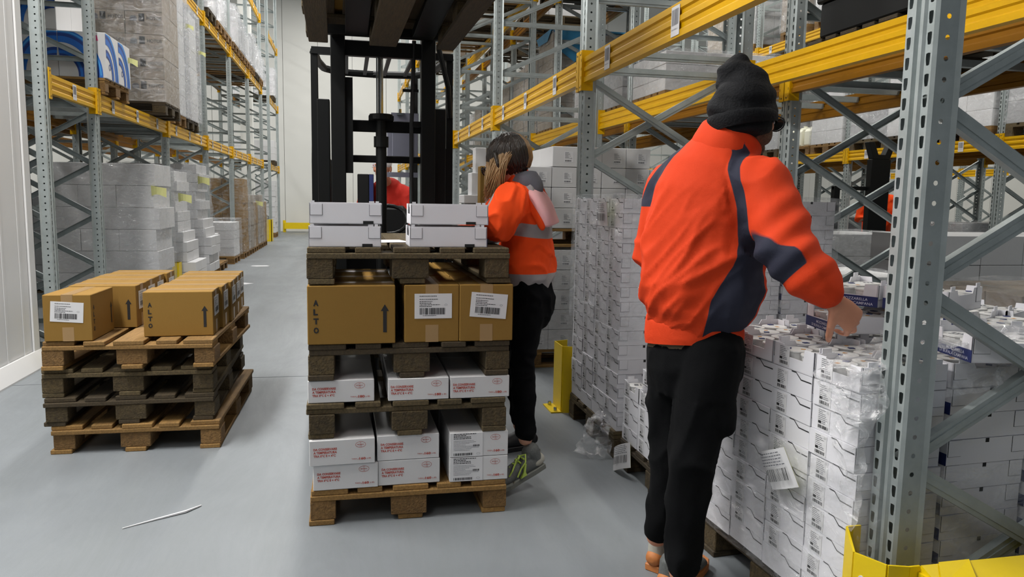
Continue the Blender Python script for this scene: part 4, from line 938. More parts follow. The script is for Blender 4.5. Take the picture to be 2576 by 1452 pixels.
fp('mast_crossbar', MB().box(MX0, MX1, MY + .02, MY + .07, 2.10, 2.185, bm_), bevel=.004)
fp('mast_crossbar', MB().box(MX0, MX1, MY + .1, MY + .14, 1.69, 1.755, bm_), bevel=.004)
fp('mast_crossbar', MB().box(MX0, MX1, MY + .1, MY + .14, 1.515, 1.555, bm_), bevel=.004)
CX = .191
fp('lift_cylinder', MB().cyl((CX, MY + .05, .3), (CX, MY + .05, 1.78), .031, bm_, 20).cyl((CX, MY + .05, 1.60), (CX, MY + .05, 1.66), .042, bm_, 20).cyl((CX, MY + .05, 1.755), (CX, MY + .05, 1.785), .066, bm_, 20).box(CX - .07, CX + .07, MY + .01, MY + .09, 1.75, 1.775, bm_))
fp('piston_rod', MB().cyl((CX - .002, MY + .05, 1.78), (CX - .002, MY + .05, 2.4), .0145, 'chrome', 16), 'polished steel piston rod')
fp('chain', MB().box(CX - .027, CX - .019, MY + .03, MY + .05, 1.78, 2.4, 'galv_dark'))
fp('hose', MB().tube([(MX1 - .09, MY + .03, .9), (MX1 - .09, MY + .03, 1.7), (MX1 - .075, MY + .03, 2.2)], .012, 'rubber'))
fp('hose_clamp', MB().box(MX1 - .14, MX1 - .05, MY + .02, MY + .04, 1.915, 1.93, bm_))
# overhead guard
for s, X in ((-1, -.185), (1, .612)):
    fp('guard_pillar', MB().prism([(X - .02, 2.17), (X + .02, 2.17), (X + .022, 1.62), (X + (.10 if s < 0 else .022), 1.52), (X + (.10 if s < 0 else .022), .5), (X - (.022 if s < 0 else .10), .5), (X - (.022 if s < 0 else .10), 1.52), (X - .02, 1.62)], 4.68, 4.73, bm_, axis='y'), bevel=.003)
    fp('roof_side_bar', MB().tube([(X, 4.7, 2.15), (X, 5.3, 2.2), (X - s * .03, 5.62, 2.21), (X - s * .12, 5.76, 2.21), (CX, 5.8, 2.21)], .026, bm_))
    fp('rear_pillar', MB().box(X - s * .12 - .02, X - s * .12 + .02, 5.72, 5.76, .9, 2.2, bm_) if s > 0 else MB().box(X - .02, X + .02, 5.3, 5.34, .9, 1.0, bm_))
fp('brace', MB().tube([(.54, 4.64, 2.2), (.6, 4.66, 1.98), (.615, 4.68, 1.8)], .016, bm_))
fp('roof_front_bar', MB().box(-.2, .63, 4.67, 4.71, 2.14, 2.18, bm_))
for x in (.0, .13, .27, .42): fp('roof_slat', MB().box(x - .012, x + .012, 4.7, 5.76, 2.195, 2.215, bm_))
# carriage and forks
fp('fork_carriage', MB().box(MX0 - .06, MX1 + .06, MY - .09, MY - .04, 2.19, 2.28, bm_).box(MX0 - .06, MX1 + .06, MY - .09, MY - .04, 2.5, 2.58, bm_).box(MX0 - .03, MX0 + .03, MY - .06, MY + .02, 2.19, 2.6, bm_).box(MX1 - .03, MX1 + .03, MY - .06, MY + .02, 2.19, 2.6, bm_), bevel=.004)
for x in (.055, .415):
    fp('fork', MB().prism([(MY - .09, 2.19), (MY - .09, 2.62), (MY - .13, 2.62), (MY - .13, 2.235), (3.12, 2.215), (3.12, 2.2), (MY - .2, 2.185)], x - .06, x + .06, bm_, axis='x'), bevel=.003)
# body, dash, seat, wheels
fp('chassis', MB().box(-.22, .64, 4.75, 6.3, .12, .8, bm_), bevel=.03); fp('counterweight', MB().box(-.2, .62, 6.0, 6.45, .2, 1.05, bm_), bevel=.06)
fp('dashboard', MB().box(-.1, .2, 4.78, 4.95, .8, 1.12, 'black_plastic'), bevel=.02); fp('seat', MB().box(-.02, .45, 5.5, 5.95, .8, .95, 'black_plastic').box(-.02, .45, 5.92, 6.02, .9, 1.25, 'black_plastic'), bevel=.03)
fp('steering_wheel', MB().tube([(.26 + .12 * math.cos(a), 4.98 + .05 * math.sin(a), 1.17 + .09 * math.sin(a)) for a in [2*PI*i/20 for i in range(21)]], .013, 'black_plastic'))
for X in (-.17, .6):
    for y in (4.95, 6.0): fp('wheel', MB().cyl((X - .06, y, .16), (X + .06, y, .16), .16, 'rubber', 24))
fp('display_panel', MB().box(.24, .43, 4.78, 4.81, 1.53, 1.735, 'grey_plastic').box(.27, .4, 4.775, 4.785, 1.56, 1.72, 'grey_plastic'), 'grey-lilac panel', .004)
fp('clipboard', MB().box(.27, .44, 4.86, 4.87, 1.72, 1.84, 'grey_plastic').box(.305, .345, 4.845, 4.86, 1.825, 1.838, 'chrome').cyl((.325, 4.85, 1.838), (.325, 4.85, 1.862), .008, 'chrome', 8), 'clipboard with metal clip')
fp('document_pocket', MB().box(.24, .43, 4.79, 4.80, 1.44, 1.47, 'grey_plastic'))
ob('blue_bin', MB().box(-.1, .0, -.1, .1, 0, .62, 'black_plastic').box(.0, .045, -.1, .1, 0, .62, 'blue_print').mesh('bin', bevel=.004), None, (.19, 7.2, .9), 0, 'dark and blue box on a grey stand beyond the forklift mast', 'bin')
ob('stand', MB().box(-.12, .08, -.12, .12, 0, .9, 'grey_box').mesh('stand', bevel=.01), None, (.19, 7.2, 0), 0, 'grey stand carrying the blue and dark box', 'stand')
# raised pallet and the load on it
RT = ob('wooden_pallet', None, None, (.205, 3.69, 2.13), (R(0), 0, PI/2 + R(1)), 'raised pallet on the forklift forks, seen from below over the centre stack', 'pallet')
A, B_, S_, K1, K2, BB = pal_parts('wood_dark', 'chip_old')
BB2 = pal_parts('wood_dark', 'chip_old')[0]
for yy, me in ((-.3275, A), (-.165, B_), (0, A), (.165, B_), (.3275, A)): ob('deck_board', me, RT, (0, yy, .122))
for xx in (-.5275, 0, .5275):
    ob('stringer_board', S_, RT, (xx, 0, .1))
    for yy, me in ((-.35, K2), (0, K1), (.35, K2)): ob('block', me, RT, (xx, yy, .022))
for yy, me in ((-.34, BB), (0, BB2), (.34, BB)): ob('bottom_board', me, RT, (0, yy, 0))
for i in range(2):
    for j in range(3): ob('stored_carton', boxm(.39, .38, .5, 'carton', .004), None, (.005 + i * .4, 3.3 + j * .39, 2.2765), 0, f'brown carton on the raised pallet above the frame, {["left", "right"][i]} side, {["near", "middle", "far"][j]}', 'carton')
# signs on the end wall
for z, m, lab in ((2.38, 'red_ink', 'small red fire sign on the end wall'),): ob('wall_sign', MB().box(-.17, .1, -.01, 0, 0, .13, 'paper').box(-.14, .07, -.012, -.009, .03, .1, m).cyl((.2, -.03, .06), (.2, 0, .06), .1, 'grey_ink', 16).mesh('sign'), None, (1.05, 28.49, z), 0, lab, 'sign')
for z in (1.2, .75):
    ob('wall_sign', MB().box(-.13, .13, -.01, 0, 0, .28, 'paper').box(-.1, .1, -.013, -.009, .03, .25, 'red_ink').box(-.05, .05, -.014, -.012, .08, .2, 'paper').mesh('sign'), None, (1.15, 28.49, z), 0, f'{"upper" if z > 1 else "lower"} red and white safety sign low on the end wall', 'sign')
# scraps on the floor
def scrap(x, y, w, d, lab, m='paper', seed=0):
    rg = random.Random(seed); n = 7; P = [(w * (.6 + .4 * rg.random()) * math.cos(2*PI*i/n) / 2, d * (.6 + .4 * rg.random()) * math.sin(2*PI*i/n) / 2) for i in range(n)]
    ob('paper_scrap', MB().prism(P, .001, .004, m).mesh('scrap'), None, (x, y, 0), 0, lab, 'paper')
scrap(-1.55, 11.7, .35, .35, 'white sheet lying on the aisle floor beyond the left stack', seed=2); scrap(-1.6, 14.6, .5, .3, 'crumpled film scrap farther up the aisle floor', seed=3)
ob('film_strand', MB().tube([(-.62, 3.28, .004), (-.67, 3.22, .006), (-.78, 3.16, .004), (-.88, 3.1, .003)], [.003, .006, .004, .002], 'paper', 6).mesh('strand'), None, (0, 0, 0), 0, 'thin twisted strand of film on the floor at the lower left', 'film strand')
ob('stacked_cartons', FAR.mesh('cartons'), None, (0, 0, 0), 0, 'the many pale cartons on the high and distant rack levels', 'cartons', None, 'stuff')
# ================================================================ people
def cloth_mat(name, col, col2=None, c3=None, rough=.8, bump=.3, bscale=350, sheen=0):
    """cloth in up to three colours: attribute mask > 0 gives col2, mask2 > 0 gives c3"""
    m = mat(name, col, rough, n=.12, nscale=5, bump=bump * .4, bscale=bscale); nt = m.node_tree; N = nt.nodes; L = nt.links; b = N['Principled BSDF']
    b.inputs['Specular IOR Level'].default_value = .2; src = b.inputs['Base Color'].links[0].from_socket
    for at, c in (('mask', col2), ('mask2', c3)):
        if not c: continue
        a = N.new('ShaderNodeAttribute'); a.attribute_name = at; r = N.new('ShaderNodeMapRange'); r.inputs[1].default_value = -.0012; r.inputs[2].default_value = .0012; L.new(a.outputs['Fac'], r.inputs[0])
        mx = N.new('ShaderNodeMix'); mx.data_type = 'RGBA'; L.new(r.outputs[0], mx.inputs['Factor']); L.new(src, mx.inputs['A']); mx.inputs['B'].default_value = lin(c); src = mx.outputs['Result']
    L.new(src, b.inputs['Base Color'])
    return m
cloth_mat('red_jacket', 'cb3c16', '2b2d3b'); cloth_mat('orange_jacket', 'f8511a', '9a9798', bump=.15); cloth_mat('trousers', '07080a', rough=.95, bump=.3); cloth_mat('jeans', '07080b', rough=.95, bump=.3)
for q in ('trousers', 'jeans'): MATS[q].node_tree.nodes['Principled BSDF'].inputs['Specular IOR Level'].default_value = .15
cloth_mat('knit', '0f1013', bump=.9, bscale=140); cloth_mat('grey_fleece', '6d6f78', bump=.4); cloth_mat('pink_cloth', 'eab4b6', bump=.1); cloth_mat('belt', '5f5140'); cloth_mat('dark_red', 'b02a20')
mat('skin', 'c08468', .5, n=.25, nscale=18, col2='a96a50', bump=.06, bscale=180); mat('skin_pale', 'cf9c85', .5, n=.2, nscale=18, col2='b98068')
mat('beard', '4a3426', .9, n=.6, nscale=120, col2='7a5640', bump=.8, bscale=200)
mat('hair', '3a2c20', .45, n=.9, nscale=26, col2='c9a468', stretch=(1, 1, .12), bump=.9, bscale=60); mat('hair_dark', '1e1a19', .4, n=.5, nscale=26, col2='4a3a2a', stretch=(1, 1, .15), bump=.9, bscale=60)
mat('hair_blonde', 'a88558', .45, n=.6, nscale=30, col2='66482a', stretch=(1, 1, .15), bump=.9, bscale=60)
mat('shoe_grey', '5d605f', .6, n=.3, nscale=40, col2='4a4d4c', bump=.3, bscale=200); mat('shoe_sole', '6f716b', .6); mat('lace', 'b6cf5c', .6); mat('shoe_orange', 'b5703a', .6, n=.2); mat('shoe_light', 'a3a197', .6); mat('shoe_black', '15161a', .6)
mat('eye', 'e8e4dc', .3); mat('glass', '2a2d2c', .08, spec=.9)
def loft(b, pts, rad, ref, n=20, m='skin', ext=True):
    """closed tapering tube; rad = (half width along ref, half depth across) per point, round ends"""
    pts = [Vector(p) for p in pts]; rad = [r if isinstance(r, tuple) else (r, r) for r in rad]; k = len(pts); rings = []
    def frame_(d):
        u = ref - d * ref.dot(d); u = u.normalized() if u.length > 1e-4 else d.orthogonal().normalized(); return u, d.cross(u)
    T = [(pts[min(i+1, k-1)] - pts[max(i-1, 0)]).normalized() for i in range(k)]
    seq = [(pts[i], rad[i], T[i]) for i in range(k)]
    if ext:
        r0 = min(rad[0]); r1 = min(rad[-1])
        seq = [(pts[0] - T[0] * r0 * .85, (rad[0][0] * .35, rad[0][1] * .35), T[0]), (pts[0] - T[0] * r0 * .55, (rad[0][0] * .8, rad[0][1] * .8), T[0])] + seq + [(pts[-1] + T[-1] * r1 * .55, (rad[-1][0] * .8, rad[-1][1] * .8), T[-1]), (pts[-1] + T[-1] * r1 * .85, (rad[-1][0] * .35, rad[-1][1] * .35), T[-1])]
    vs = []
    for p, (a, c), t in seq:
        u, w = frame_(t); vs += [p + u * (a * math.cos(2*PI*j/n)) + w * (c * math.sin(2*PI*j/n)) for j in range(n)]
    K = len(seq); fs = [(i*n + j, i*n + (j+1) % n, (i+1)*n + (j+1) % n, (i+1)*n + j) for i in range(K-1) for j in range(n)] + [list(range(n))[::-1], list(range((K-1)*n, K*n))]
    b.add(vs, fs, m)
def ell(b, c, r, M=None, m='skin', n=16):
    c = Vector(c); vs = []; 
    for i in range(1, n): 
        a = PI * i / n
        for j in range(n):
            q = Vector((r[0] * math.sin(a) * math.cos(2*PI*j/n), r[1] * math.sin(a) * math.sin(2*PI*j/n), r[2] * math.cos(a))); vs.append(c + (M @ q if M else q))
    t = Vector((0, 0, r[2])); vs += [c + (M @ t if M else t), c - (M @ t if M else t)]; N_ = (n-1)*n
    fs = [(i*n + j, (i+1)*n + j, (i+1)*n + (j+1) % n, i*n + (j+1) % n) for i in range(n-2) for j in range(n)] + [(N_, j, (j+1) % n) for j in range(n)] + [(N_+1, (n-2)*n + (j+1) % n, (n-2)*n + j) for j in range(n)]
    b.add(vs, fs, m)
def skinm(b, voxel, smooth=6, disp=None):
    """fuse overlapping closed shapes into one continuous surface"""
    me = b.mesh('raw'); o = bpy.data.objects.new('tmp', me); COL.objects.link(o)
    r = o.modifiers.new('r', 'REMESH'); r.mode = 'VOXEL'; r.voxel_size = voxel; r.use_smooth_shade = True
    if smooth: s = o.modifiers.new('s', 'SMOOTH'); s.factor = .5; s.iterations = smooth
    dg = bpy.context.evaluated_depsgraph_get(); out = bpy.data.meshes.new_from_object(o.evaluated_get(dg)); bpy.data.objects.remove(o); bpy.data.meshes.remove(me)
    out.materials.clear(); out.materials.append(MATS[b.ms[0]])
    if disp:
        ns = [v.normal.copy() for v in out.vertices]
        for v, nn in zip(out.vertices, ns): v.co += nn * disp(v.co, nn)
    out.polygons.foreach_set('use_smooth', [True] * len(out.polygons)); out.update(); return out
def folds(amp, sc=(7, 7, 4), seed=0, sharp=1.6):
    s = Vector(sc); off = Vector((seed, seed * 1.7, seed * .3))
    def f(p, n_):
        q = Vector((p.x * s.x, p.y * s.y, p.z * s.z)) + off; q += Vector((.5, .4, .3)) * noise.noise(q * .6)
        a = 1 - abs(noise.noise(q)) * 2.2; c = noise.noise(q * 2.3)
        return amp * (max(a, 0) ** sharp - .45) + amp * .35 * c
    return f
def set_attr(me, name, fn):
    a = me.attributes.new(name, 'FLOAT', 'POINT'); a.data.foreach_set('value', [fn(v.co) for v in me.vertices])
def seg_t(p, a, c):
    d = c - a; t = max(0, min(1, (p - a).dot(d) / d.length_squared)); q = a + d * t; return t, (p - q).length, q
def lerp_tab(tab, z):
    if z <= tab[0][0]: return tab[0][1:]
    for (a, *x), (c, *y) in zip(tab, tab[1:]):
        if z <= c: t = (z - a) / (c - a); return [i + (j - i) * t for i, j in zip(x, y)]
    return tab[-1][1:]
def hand(b, wrist, palm_dir, out_dir, curls, length=.185, side=1, m='skin', thumb_curl=.5, spread=.12):
    """palm and five separate fingers. palm_dir: wrist to knuckles; out_dir: normal of the back of the hand; curls: bend per finger (rad per joint)"""
    d = Vector(palm_dir).normalized(); o = Vector(out_dir); o = (o - d * o.dot(d)).normalized(); s = d.cross(o) * side   # s points to the thumb side
    W_ = Vector(wrist); P = length * .48
    loft(b, [W_ - d * .02, W_, W_ + d * P * .45, W_ + d * P * .95], [(.027, .019), (.029, .018), (.040, .0165), (.041, .0125)], s, 14, m)
    Ls = (.40, .44, .41, .33); rs = (.0088, .0092, .0087, .0076)
    for i in range(4):
        off = (1.5 - i) * .0205; root = W_ + d * (P * (.93 - .05 * abs(i - 1))) + s * off
        dirv = (d + s * (1.5 - i) * spread * .5).normalized(); L_ = length * Ls[i]; c = curls[i]; pts = [root - dirv * .02, root]; ang = 0; pr_ = root
        for k, f in enumerate((.45, .30, .25)):
            ang += c * (1.0, 1.1, .8)[k]; dd = dirv * math.cos(ang) - o * math.sin(ang); pr_ = pr_ + dd * L_ * f; pts.append(pr_)
        r = rs[i]; loft(b, pts, [r * 1.05, r * 1.1, r * 1.0, r * .92, r * .78], s, 10, m)
    tb = W_ + d * P * .22 + s * .024; td = (d * .62 + s * .78 - o * .25 * thumb_curl * 2).normalized(); t2 = tb + td * .042; t3 = t2 + (td * .7 + d * .5 - o * thumb_curl).normalized() * .034; t4 = t3 + (d * .7 + td * .3 - o * thumb_curl * 1.3).normalized() * .026
    loft(b, [tb - td * .012, t2, t3, t4], [.0155, .0118, .0105, .0085], d, 10, m)
def shoe(parent, heel, direction, pitch=0, L=.29, mats=('shoe_grey', 'shoe_sole', 'shoe_light'), laces=None, w=.05, name_l='grey work shoe'):
    """low work shoe: sole, shaped upper, collar, toe cap and laces, built along +x from the heel"""
    d = Vector(direction); rz_ = math.atan2(d.y, d.x)
    root = ob('shoe', None, parent, heel, (0, pitch, rz_)); root['label'] = name_l
    # heel position given in the parent's frame
    out = [(0, .030), (.06, .036), (.14, .036), (.2, .047), (.25, .044), (.28, .028), (.292, .0)]
    poly = [(x * L/.29, y) for x, y in out] + [(x * L/.29, -y * .92) for x, y in out[-2::-1]]
    b = MB(); z0 = [0, 0, .0, .0, .004, .012, .018]; n = len(poly)
    def zz(x): return max(0, (x - .2) * .18)
    vs = [(x, y, zz(x)) for x, y in poly] + [(x * 1.0, y * 1.03, .026 + zz(x)) for x, y in poly]
    b.add(vs, [list(range(n))[::-1], list(range(n, 2*n))] + [(i, (i+1) % n, n + (i+1) % n, n + i) for i in range(n)], mats[1]); ob('sole', b.mesh('sole', bevel=.003), root)
    b = MB(); R_ = Vector((0, 1, 0)); sc = L / .29
    loft(b, [Vector((.028, 0, .045)) * 1, Vector((.045, 0, .105))], [(.034, .03), (.037, .045)], R_, 16, mats[0])
    loft(b, [Vector((x * sc, 0, z)) for x, z in ((.03, .05), (.09, .055), (.15, .052), (.20, .044), (.245, .038))], [(.035, .035), (.037, .045), (.040, .036), (.044, .026), (.038, .018)], R_, 18, mats[0])
    loft(b, [Vector((.05, 0, .10)), Vector((.10, 0, .085)), Vector((.15, 0, .066))], [(.032, .02), (.028, .02), (.028, .012)], R_, 14, mats[0])
    ob('upper', skinm(b, .004, 4), root)
    b = MB(); loft(b, [Vector((.012, 0, .05)), Vector((.03, 0, .05)), Vector((.05, 0, .048))], [(.033, .030), (.0375, .033), (.039, .02)], R_, 16, mats[2]); ob('heel_counter', skinm(b, .004, 3), root)
    if laces:
        b = MB()
        for k in range(5):
            x = .10 + k * .02; z = .106 - k * .010; b.tube([(x, -.026, z - .010), (x + .008, 0, z + .006), (x, .026, z - .010)], .004, laces, 6)
        b.tube([(.105, 0, .108), (.09, .03, .118), (.11, .05, .095), (.14, .048, .075), (.17, .054, .05)], .0035, laces, 6); b.tube([(.105, 0, .108), (.13, .03, .115), (.15, .02, .09), (.12, -.01, .1)], .0035, laces, 6)
        b.tube([(.105, 0, .108), (.14, .02, .105), (.18, .038, .08), (.2, .034, .062)], .0035, laces, 6)
        b.prism([(.115, .03), (.150, .028), (.128, .05), (.112, .082), (.104, .082), (.118, .048)], .034, .0455, laces, axis='y'); ob('laces', b.mesh('laces'), root, kind='stuff')
    return root
def face_head(b, M, c, skin='skin'):
    """head in its own frame: +y is where the face looks, z up"""
    c = Vector(c)
    def E(p, r): ell(b, c + M @ Vector(p), r, M, skin)
    E((0, -.005, .015), (.072, .092, .092)); E((0, .025, -.045), (.058, .066, .068)); E((0, .055, -.085), (.032, .030, .026))
    E((0, .092, -.018), (.0115, .022, .024)); E((0, .105, -.030), (.0135, .013, .010)); E((0, .078, .022), (.055, .018, .014)); E((0, .084, -.062), (.022, .012, .0065)); E((0, .084, -.071), (.020, .011, .006))
    for s in (-1, 1): E((s * .076, -.008, -.012), (.010, .020, .032)); E((s * .038, .060, -.022), (.022, .022, .022))
UP = Vector((0, 0, 1))
# ---------------------------------------------------------------- the man in the red jacket
F = Vector((.80, .60, 0)).normalized(); Rr = Vector((F.y, -F.x, 0))
man = thing('person', 'person in red and navy jacket and black beanie, reaching over the white trays', 'person', (1.08, 2.3, 0)); MO = Vector((1.08, 2.3, 0))
def rel(b, o=MO):
    b.v = [tuple(Vector(v) - o) for v in b.v]; return b
S = [Vector((1.1110, 2.2800, 0.8720)), Vector((1.1150, 2.2770, 0.9390)), Vector((1.1210, 2.2720, 1.0320)), Vector((1.1260, 2.2680, 1.1370)), Vector((1.1350, 2.2680, 1.2400)), Vector((1.1490, 2.2670, 1.3430)), Vector((1.1700, 2.2730, 1.4260)), Vector((1.1850, 2.2650, 1.4770)), Vector((1.2060, 2.2660, 1.5210))]
rsh, relb, rwr = Vector((1.2350, 2.1080, 1.3740)), Vector((1.2380, 1.9490, 1.1740)), Vector((1.3210, 1.8650, 1.0550))
lsh, lelb, lwr = Vector((1.0820, 2.4310, 1.3790)), Vector((1.0220, 2.4350, 1.1370)), Vector((1.2070, 2.5310, 0.9850))
hd = Vector((1.2440, 2.2370, 1.6010))
Fh = Vector((.90, .28, -.33)).normalized(); Xh = Fh.cross(UP).normalized(); Zh = Xh.cross(Fh); HM = Matrix((Xh, Fh, Zh)).transposed()
rhip, rknee, rank = Vector((1.1420, 2.1950, 0.8220)), Vector((1.0450, 2.1160, 0.5050)), Vector((1.0060, 2.0730, 0.1690))
lhip, lknee, lank = Vector((1.0860, 2.3480, 0.7910)), Vector((1.0740, 2.3180, 0.4380)), Vector((1.0450, 2.3510, 0.1550))
b = MB(); face_head(b, HM, hd)
loft(b, [hd - Zh * .06 - Fh * .02, S[8], S[7]], [.056, .058, .07], Rr, 16)
loft(b, S[::-1][1:], [(.10, .07), (.155, .09), (.17, .11), (.17, .115), (.165, .115), (.16, .11), (.155, .11), (.15, .11)], Rr, 20)
loft(b, [rsh, relb], [.052, .042], F, 14); loft(b, [relb, rwr], [.042, .027], F, 14); loft(b, [lsh, lelb], [.052, .042], F, 14); loft(b, [lelb, lwr], [.042, .027], F, 14)
for h_, k_, a_ in ((rhip, rknee, rank), (lhip, lknee, lank)): loft(b, [h_, (h_ + k_) / 2, k_], [.082, .075, .055], F, 14); loft(b, [k_, k_ * .65 + a_ * .35, a_], [.055, .055, .038], F, 14)
pd = (Vector((1.3590, 1.8500, 1.0020)) - Vector((1.3310, 1.8610, 1.0460))).normalized()
hand(b, Vector((1.3310, 1.8610, 1.0460)), Vector((1.3740, 1.8580, 1.0100)) - Vector((1.3310, 1.8610, 1.0460)), Vector((1.3400, 1.7670, 1.0480)) - Vector((1.3740, 1.8580, 1.0100)), (.75, .6, .65, .75), .19, 1, 'skin', .6)
hand(b, lwr, Vector((.5, .5, -.5)), Vector((-.3, .3, .8)), (.3, .3, .3, .3), .185, 1)
ob('body', skinm(rel(b), .0045, 3), man)
# jacket
b = MB()
loft(b, [S[1] * .9 + S[2] * .1] + [S[1] * .6 + S[2] * .4] + S[2:8], [(.172, .142), (.192, .162), (.205, .172), (.202, .165), (.203, .160), (.195, .150), (.172, .135), (.12, .105)], Rr, 28, 'red_jacket')
loft(b, [S[5] + Rr * .05, rsh - Rr * .015, rsh + (relb - rsh) * .15], [(.10, .105), (.092, .098), (.088, .09)], F, 20, 'red_jacket')
loft(b, [S[5] - Rr * .05, lsh + Rr * .02, lsh + (lelb - lsh) * .15], [(.10, .105), (.092, .098), (.085, .09)], F, 20, 'red_jacket')
loft(b, [rsh, rsh.lerp(relb, .5), relb, relb.lerp(rwr, .35), relb.lerp(rwr, .8), rwr - (rwr - relb).normalized() * .01], [.088, .086, .082, .080, .064, .046], F, 20, 'red_jacket')
loft(b, [lsh, lsh.lerp(lelb, .5), lelb, lelb.lerp(lwr, .5), lwr], [.082, .08, .076, .066, .045], F, 20, 'red_jacket')
fo = folds(.016, (5.5, 5.5, 3.6), 3)
Rr_m, F_m = Rr.copy(), F.copy()
def mdisp(p, n_):
    w = 1.0; t, dd, _ = seg_t(p + MO, rsh, relb); t2, d2, _ = seg_t(p + MO, relb, rwr)
    if min(dd, d2) < .12:
        s = (p + MO - relb).dot((rwr - relb).normalized()); return .8 * fo(p, n_) + .006 * math.sin(s * 85) * math.exp(-(s * 7) ** 2)
    k_ = max(0, min(1, (1.42 - p.z) / .25)); u_ = p.dot(Rr_m); q_ = Vector(((u_ * .75 - p.z * .66) * 11, (u_ * .66 + p.z * .75) * 3.2, p.dot(F_m) * 3 + 5)); cr_ = max(0, 1 - abs(noise.noise(q_)) * 3.2) ** 1.5 + .5 * max(0, 1 - abs(noise.noise(q_ * 1.9)) * 3) ** 1.5
    return k_ * .013 * (cr_ - .35) + .6 * fo(p, n_) * (1.15 - .85 * max(0, min(1, (p.z - 1.05) / .35)))
jk = skinm(rel(b), .009, 5, mdisp)
PH_ = [(.80, 36, 97), (1.02, 40, 97), (1.13, 55, 92), (1.2, 60, 84), (1.32, 50, 72), (1.40, 41, 58), (1.5, 36, 52)]
def jmask(p):
    q = p + MO; t, da, ca = seg_t(q, rsh, relb); t2, d2, c2 = seg_t(q, relb, rwr)
    # nearest torso section
    zt_ = max(min(q.z, S[7].z), S[0].z); k = 0
    while k < 6 and S[k+1].z < zt_: k += 1
    c = S[k].lerp(S[k+1], (zt_ - S[k].z) / (S[k+1].z - S[k].z)); r = q - c; a = math.degrees(math.atan2(r.dot(Rr), -r.dot(F))); dt = max(Vector((r.x, r.y, 0)).length, .03)
    in_arm = min(da, d2) < .112 and (t > .03 or t2 > 0) and min(da, d2) / .09 < dt / .185 and r.dot(Rr) > .2
    if in_arm:
        under = (Vector((-.45, -.35, -.82))).normalized()
        if t2 > .02: rad = (q - c2) / .08; return min((rad.dot(under) - .2) * .05, (.34 - t2) * .2)
        rad = (q - ca) / .085; return (rad.dot(under) - (.95 - .75 * t)) * .05
    if q.z > 1.2:
        lo, hi = lerp_tab([(1.2, .158, .194), (1.3, .142, .180), (1.36, .120, .160), (1.44, .084, .122), (1.5, .055, .09)], q.z); u = r.dot(Rr); return max(min(u - lo, hi - u), min(-u - lo - .045, hi + .075 + u, q.z - 1.3))
    lo, hi = lerp_tab(PH_, q.z); m1 = min(a - lo, hi - a); m2 = min(-a - lo - 50, hi + 50 + a)
    return R(max(m1, m2)) * dt
set_attr(jk, 'mask', jmask)
jo = ob('jacket', jk, man, label='red jacket with navy stripe and side panel')
def neck_tube(parent, name, pts, rads, m, ref, mo, wob=.006, n=28, thick=.012, label=None, seed=1):
    """open soft collar: outer and inner wall"""
    pts = [Vector(p) - mo for p in pts]; K = len(pts); vs = []
    for wall in (0, 1):
        for i, p in enumerate(pts):
            t = (pts[min(i+1, K-1)] - pts[max(i-1, 0)]).normalized(); u = (ref - t * ref.dot(t)).normalized(); w = t.cross(u); a, c = rads[i]
            for j in range(n):
                th = 2*PI*j/n; k = 1 + wob * 8 * noise.noise(Vector((math.cos(th) * 2, math.sin(th) * 2, i * .9 + seed))) - wall * thick / a
                vs.append(p + u * a * k * math.cos(th) + w * c * k * math.sin(th))
    N_ = K * n; fs = [(i*n + j, i*n + (j+1) % n, (i+1)*n + (j+1) % n, (i+1)*n + j) for i in range(K-1) for j in range(n)]
    fs += [tuple(N_ + q for q in f[::-1]) for f in fs]; fs += [((K-1)*n + j, (K-1)*n + (j+1) % n, N_ + (K-1)*n + (j+1) % n, N_ + (K-1)*n + j) for j in range(n)]
    b = MB().add(vs, fs, m); me = b.mesh(name, smooth=True); set_attr(me, 'mask', lambda p: -1.0)
    o = ob(name, me, parent, label=label); sb = o.modifiers.new('s', 'SUBSURF'); sb.levels = sb.render_levels = 1; return o
neck_tube(jo, 'collar', [Vector((1.1770, 2.2650, 1.4570)), Vector((1.1850, 2.2660, 1.4830)), Vector((1.1960, 2.2670, 1.5060)), Vector((1.2060, 2.2670, 1.5250)), Vector((1.2130, 2.2670, 1.5380))], [(.112, .102), (.114, .106), (.106, .100), (.109, .104), (.103, .098)], 'red_jacket', Rr, MO, .012, label='tall red collar')
neck_tube(jo, 'hem_band', [Vector((1.1110, 2.2780, 0.8560)), Vector((1.1110, 2.2800, 0.8720)), Vector((1.1130, 2.2810, 0.8880)), Vector((1.1130, 2.2790, 0.9090)), Vector((1.1140, 2.2770, 0.9340))], [(.162, .134), (.166, .138), (.166, .138), (.167, .139), (.166, .138)], 'red_jacket', Rr, MO, .003, label='gathered red hem', n=40)
# trousers
b = MB(); pel = (rhip + lhip) / 2
loft(b, [Vector((1.1190, 2.2790, 0.8770)), Vector((1.1180, 2.2720, 0.8200)), Vector((1.1140, 2.2660, 0.7610))], [(.155, .118), (.165, .130), (.160, .130)], Rr, 24, 'trousers')
for h_, k_, a_, s_ in ((rhip, rknee, rank, 1), (lhip, lknee, lank, -1)):
    loft(b, [h_ + Vector((0, 0, .03)), h_.lerp(k_, .35), h_.lerp(k_, .75), k_, k_.lerp(a_, .35), k_.lerp(a_, .75), a_ + Vector((0, 0, .025))], [.102, .096, .080, .073, .066, .057, .054], F, 20, 'trousers')
b_p = Vector((1.1730, 2.1160, 0.6530))
loft(b, [Vector((1.1540, 2.1180, 0.7230)), Vector((1.1430, 2.0970, 0.6150))], [(.045, .03), (.047, .034)], F, 12, 'trousers')
fo2 = folds(.012, (8, 8, 6), 9)
ob('trousers', skinm(rel(b), .008, 3, lambda p, n_: fo2(p, n_) * (.5 if p.z > .7 else 1.1)), man, label='black cargo trousers')
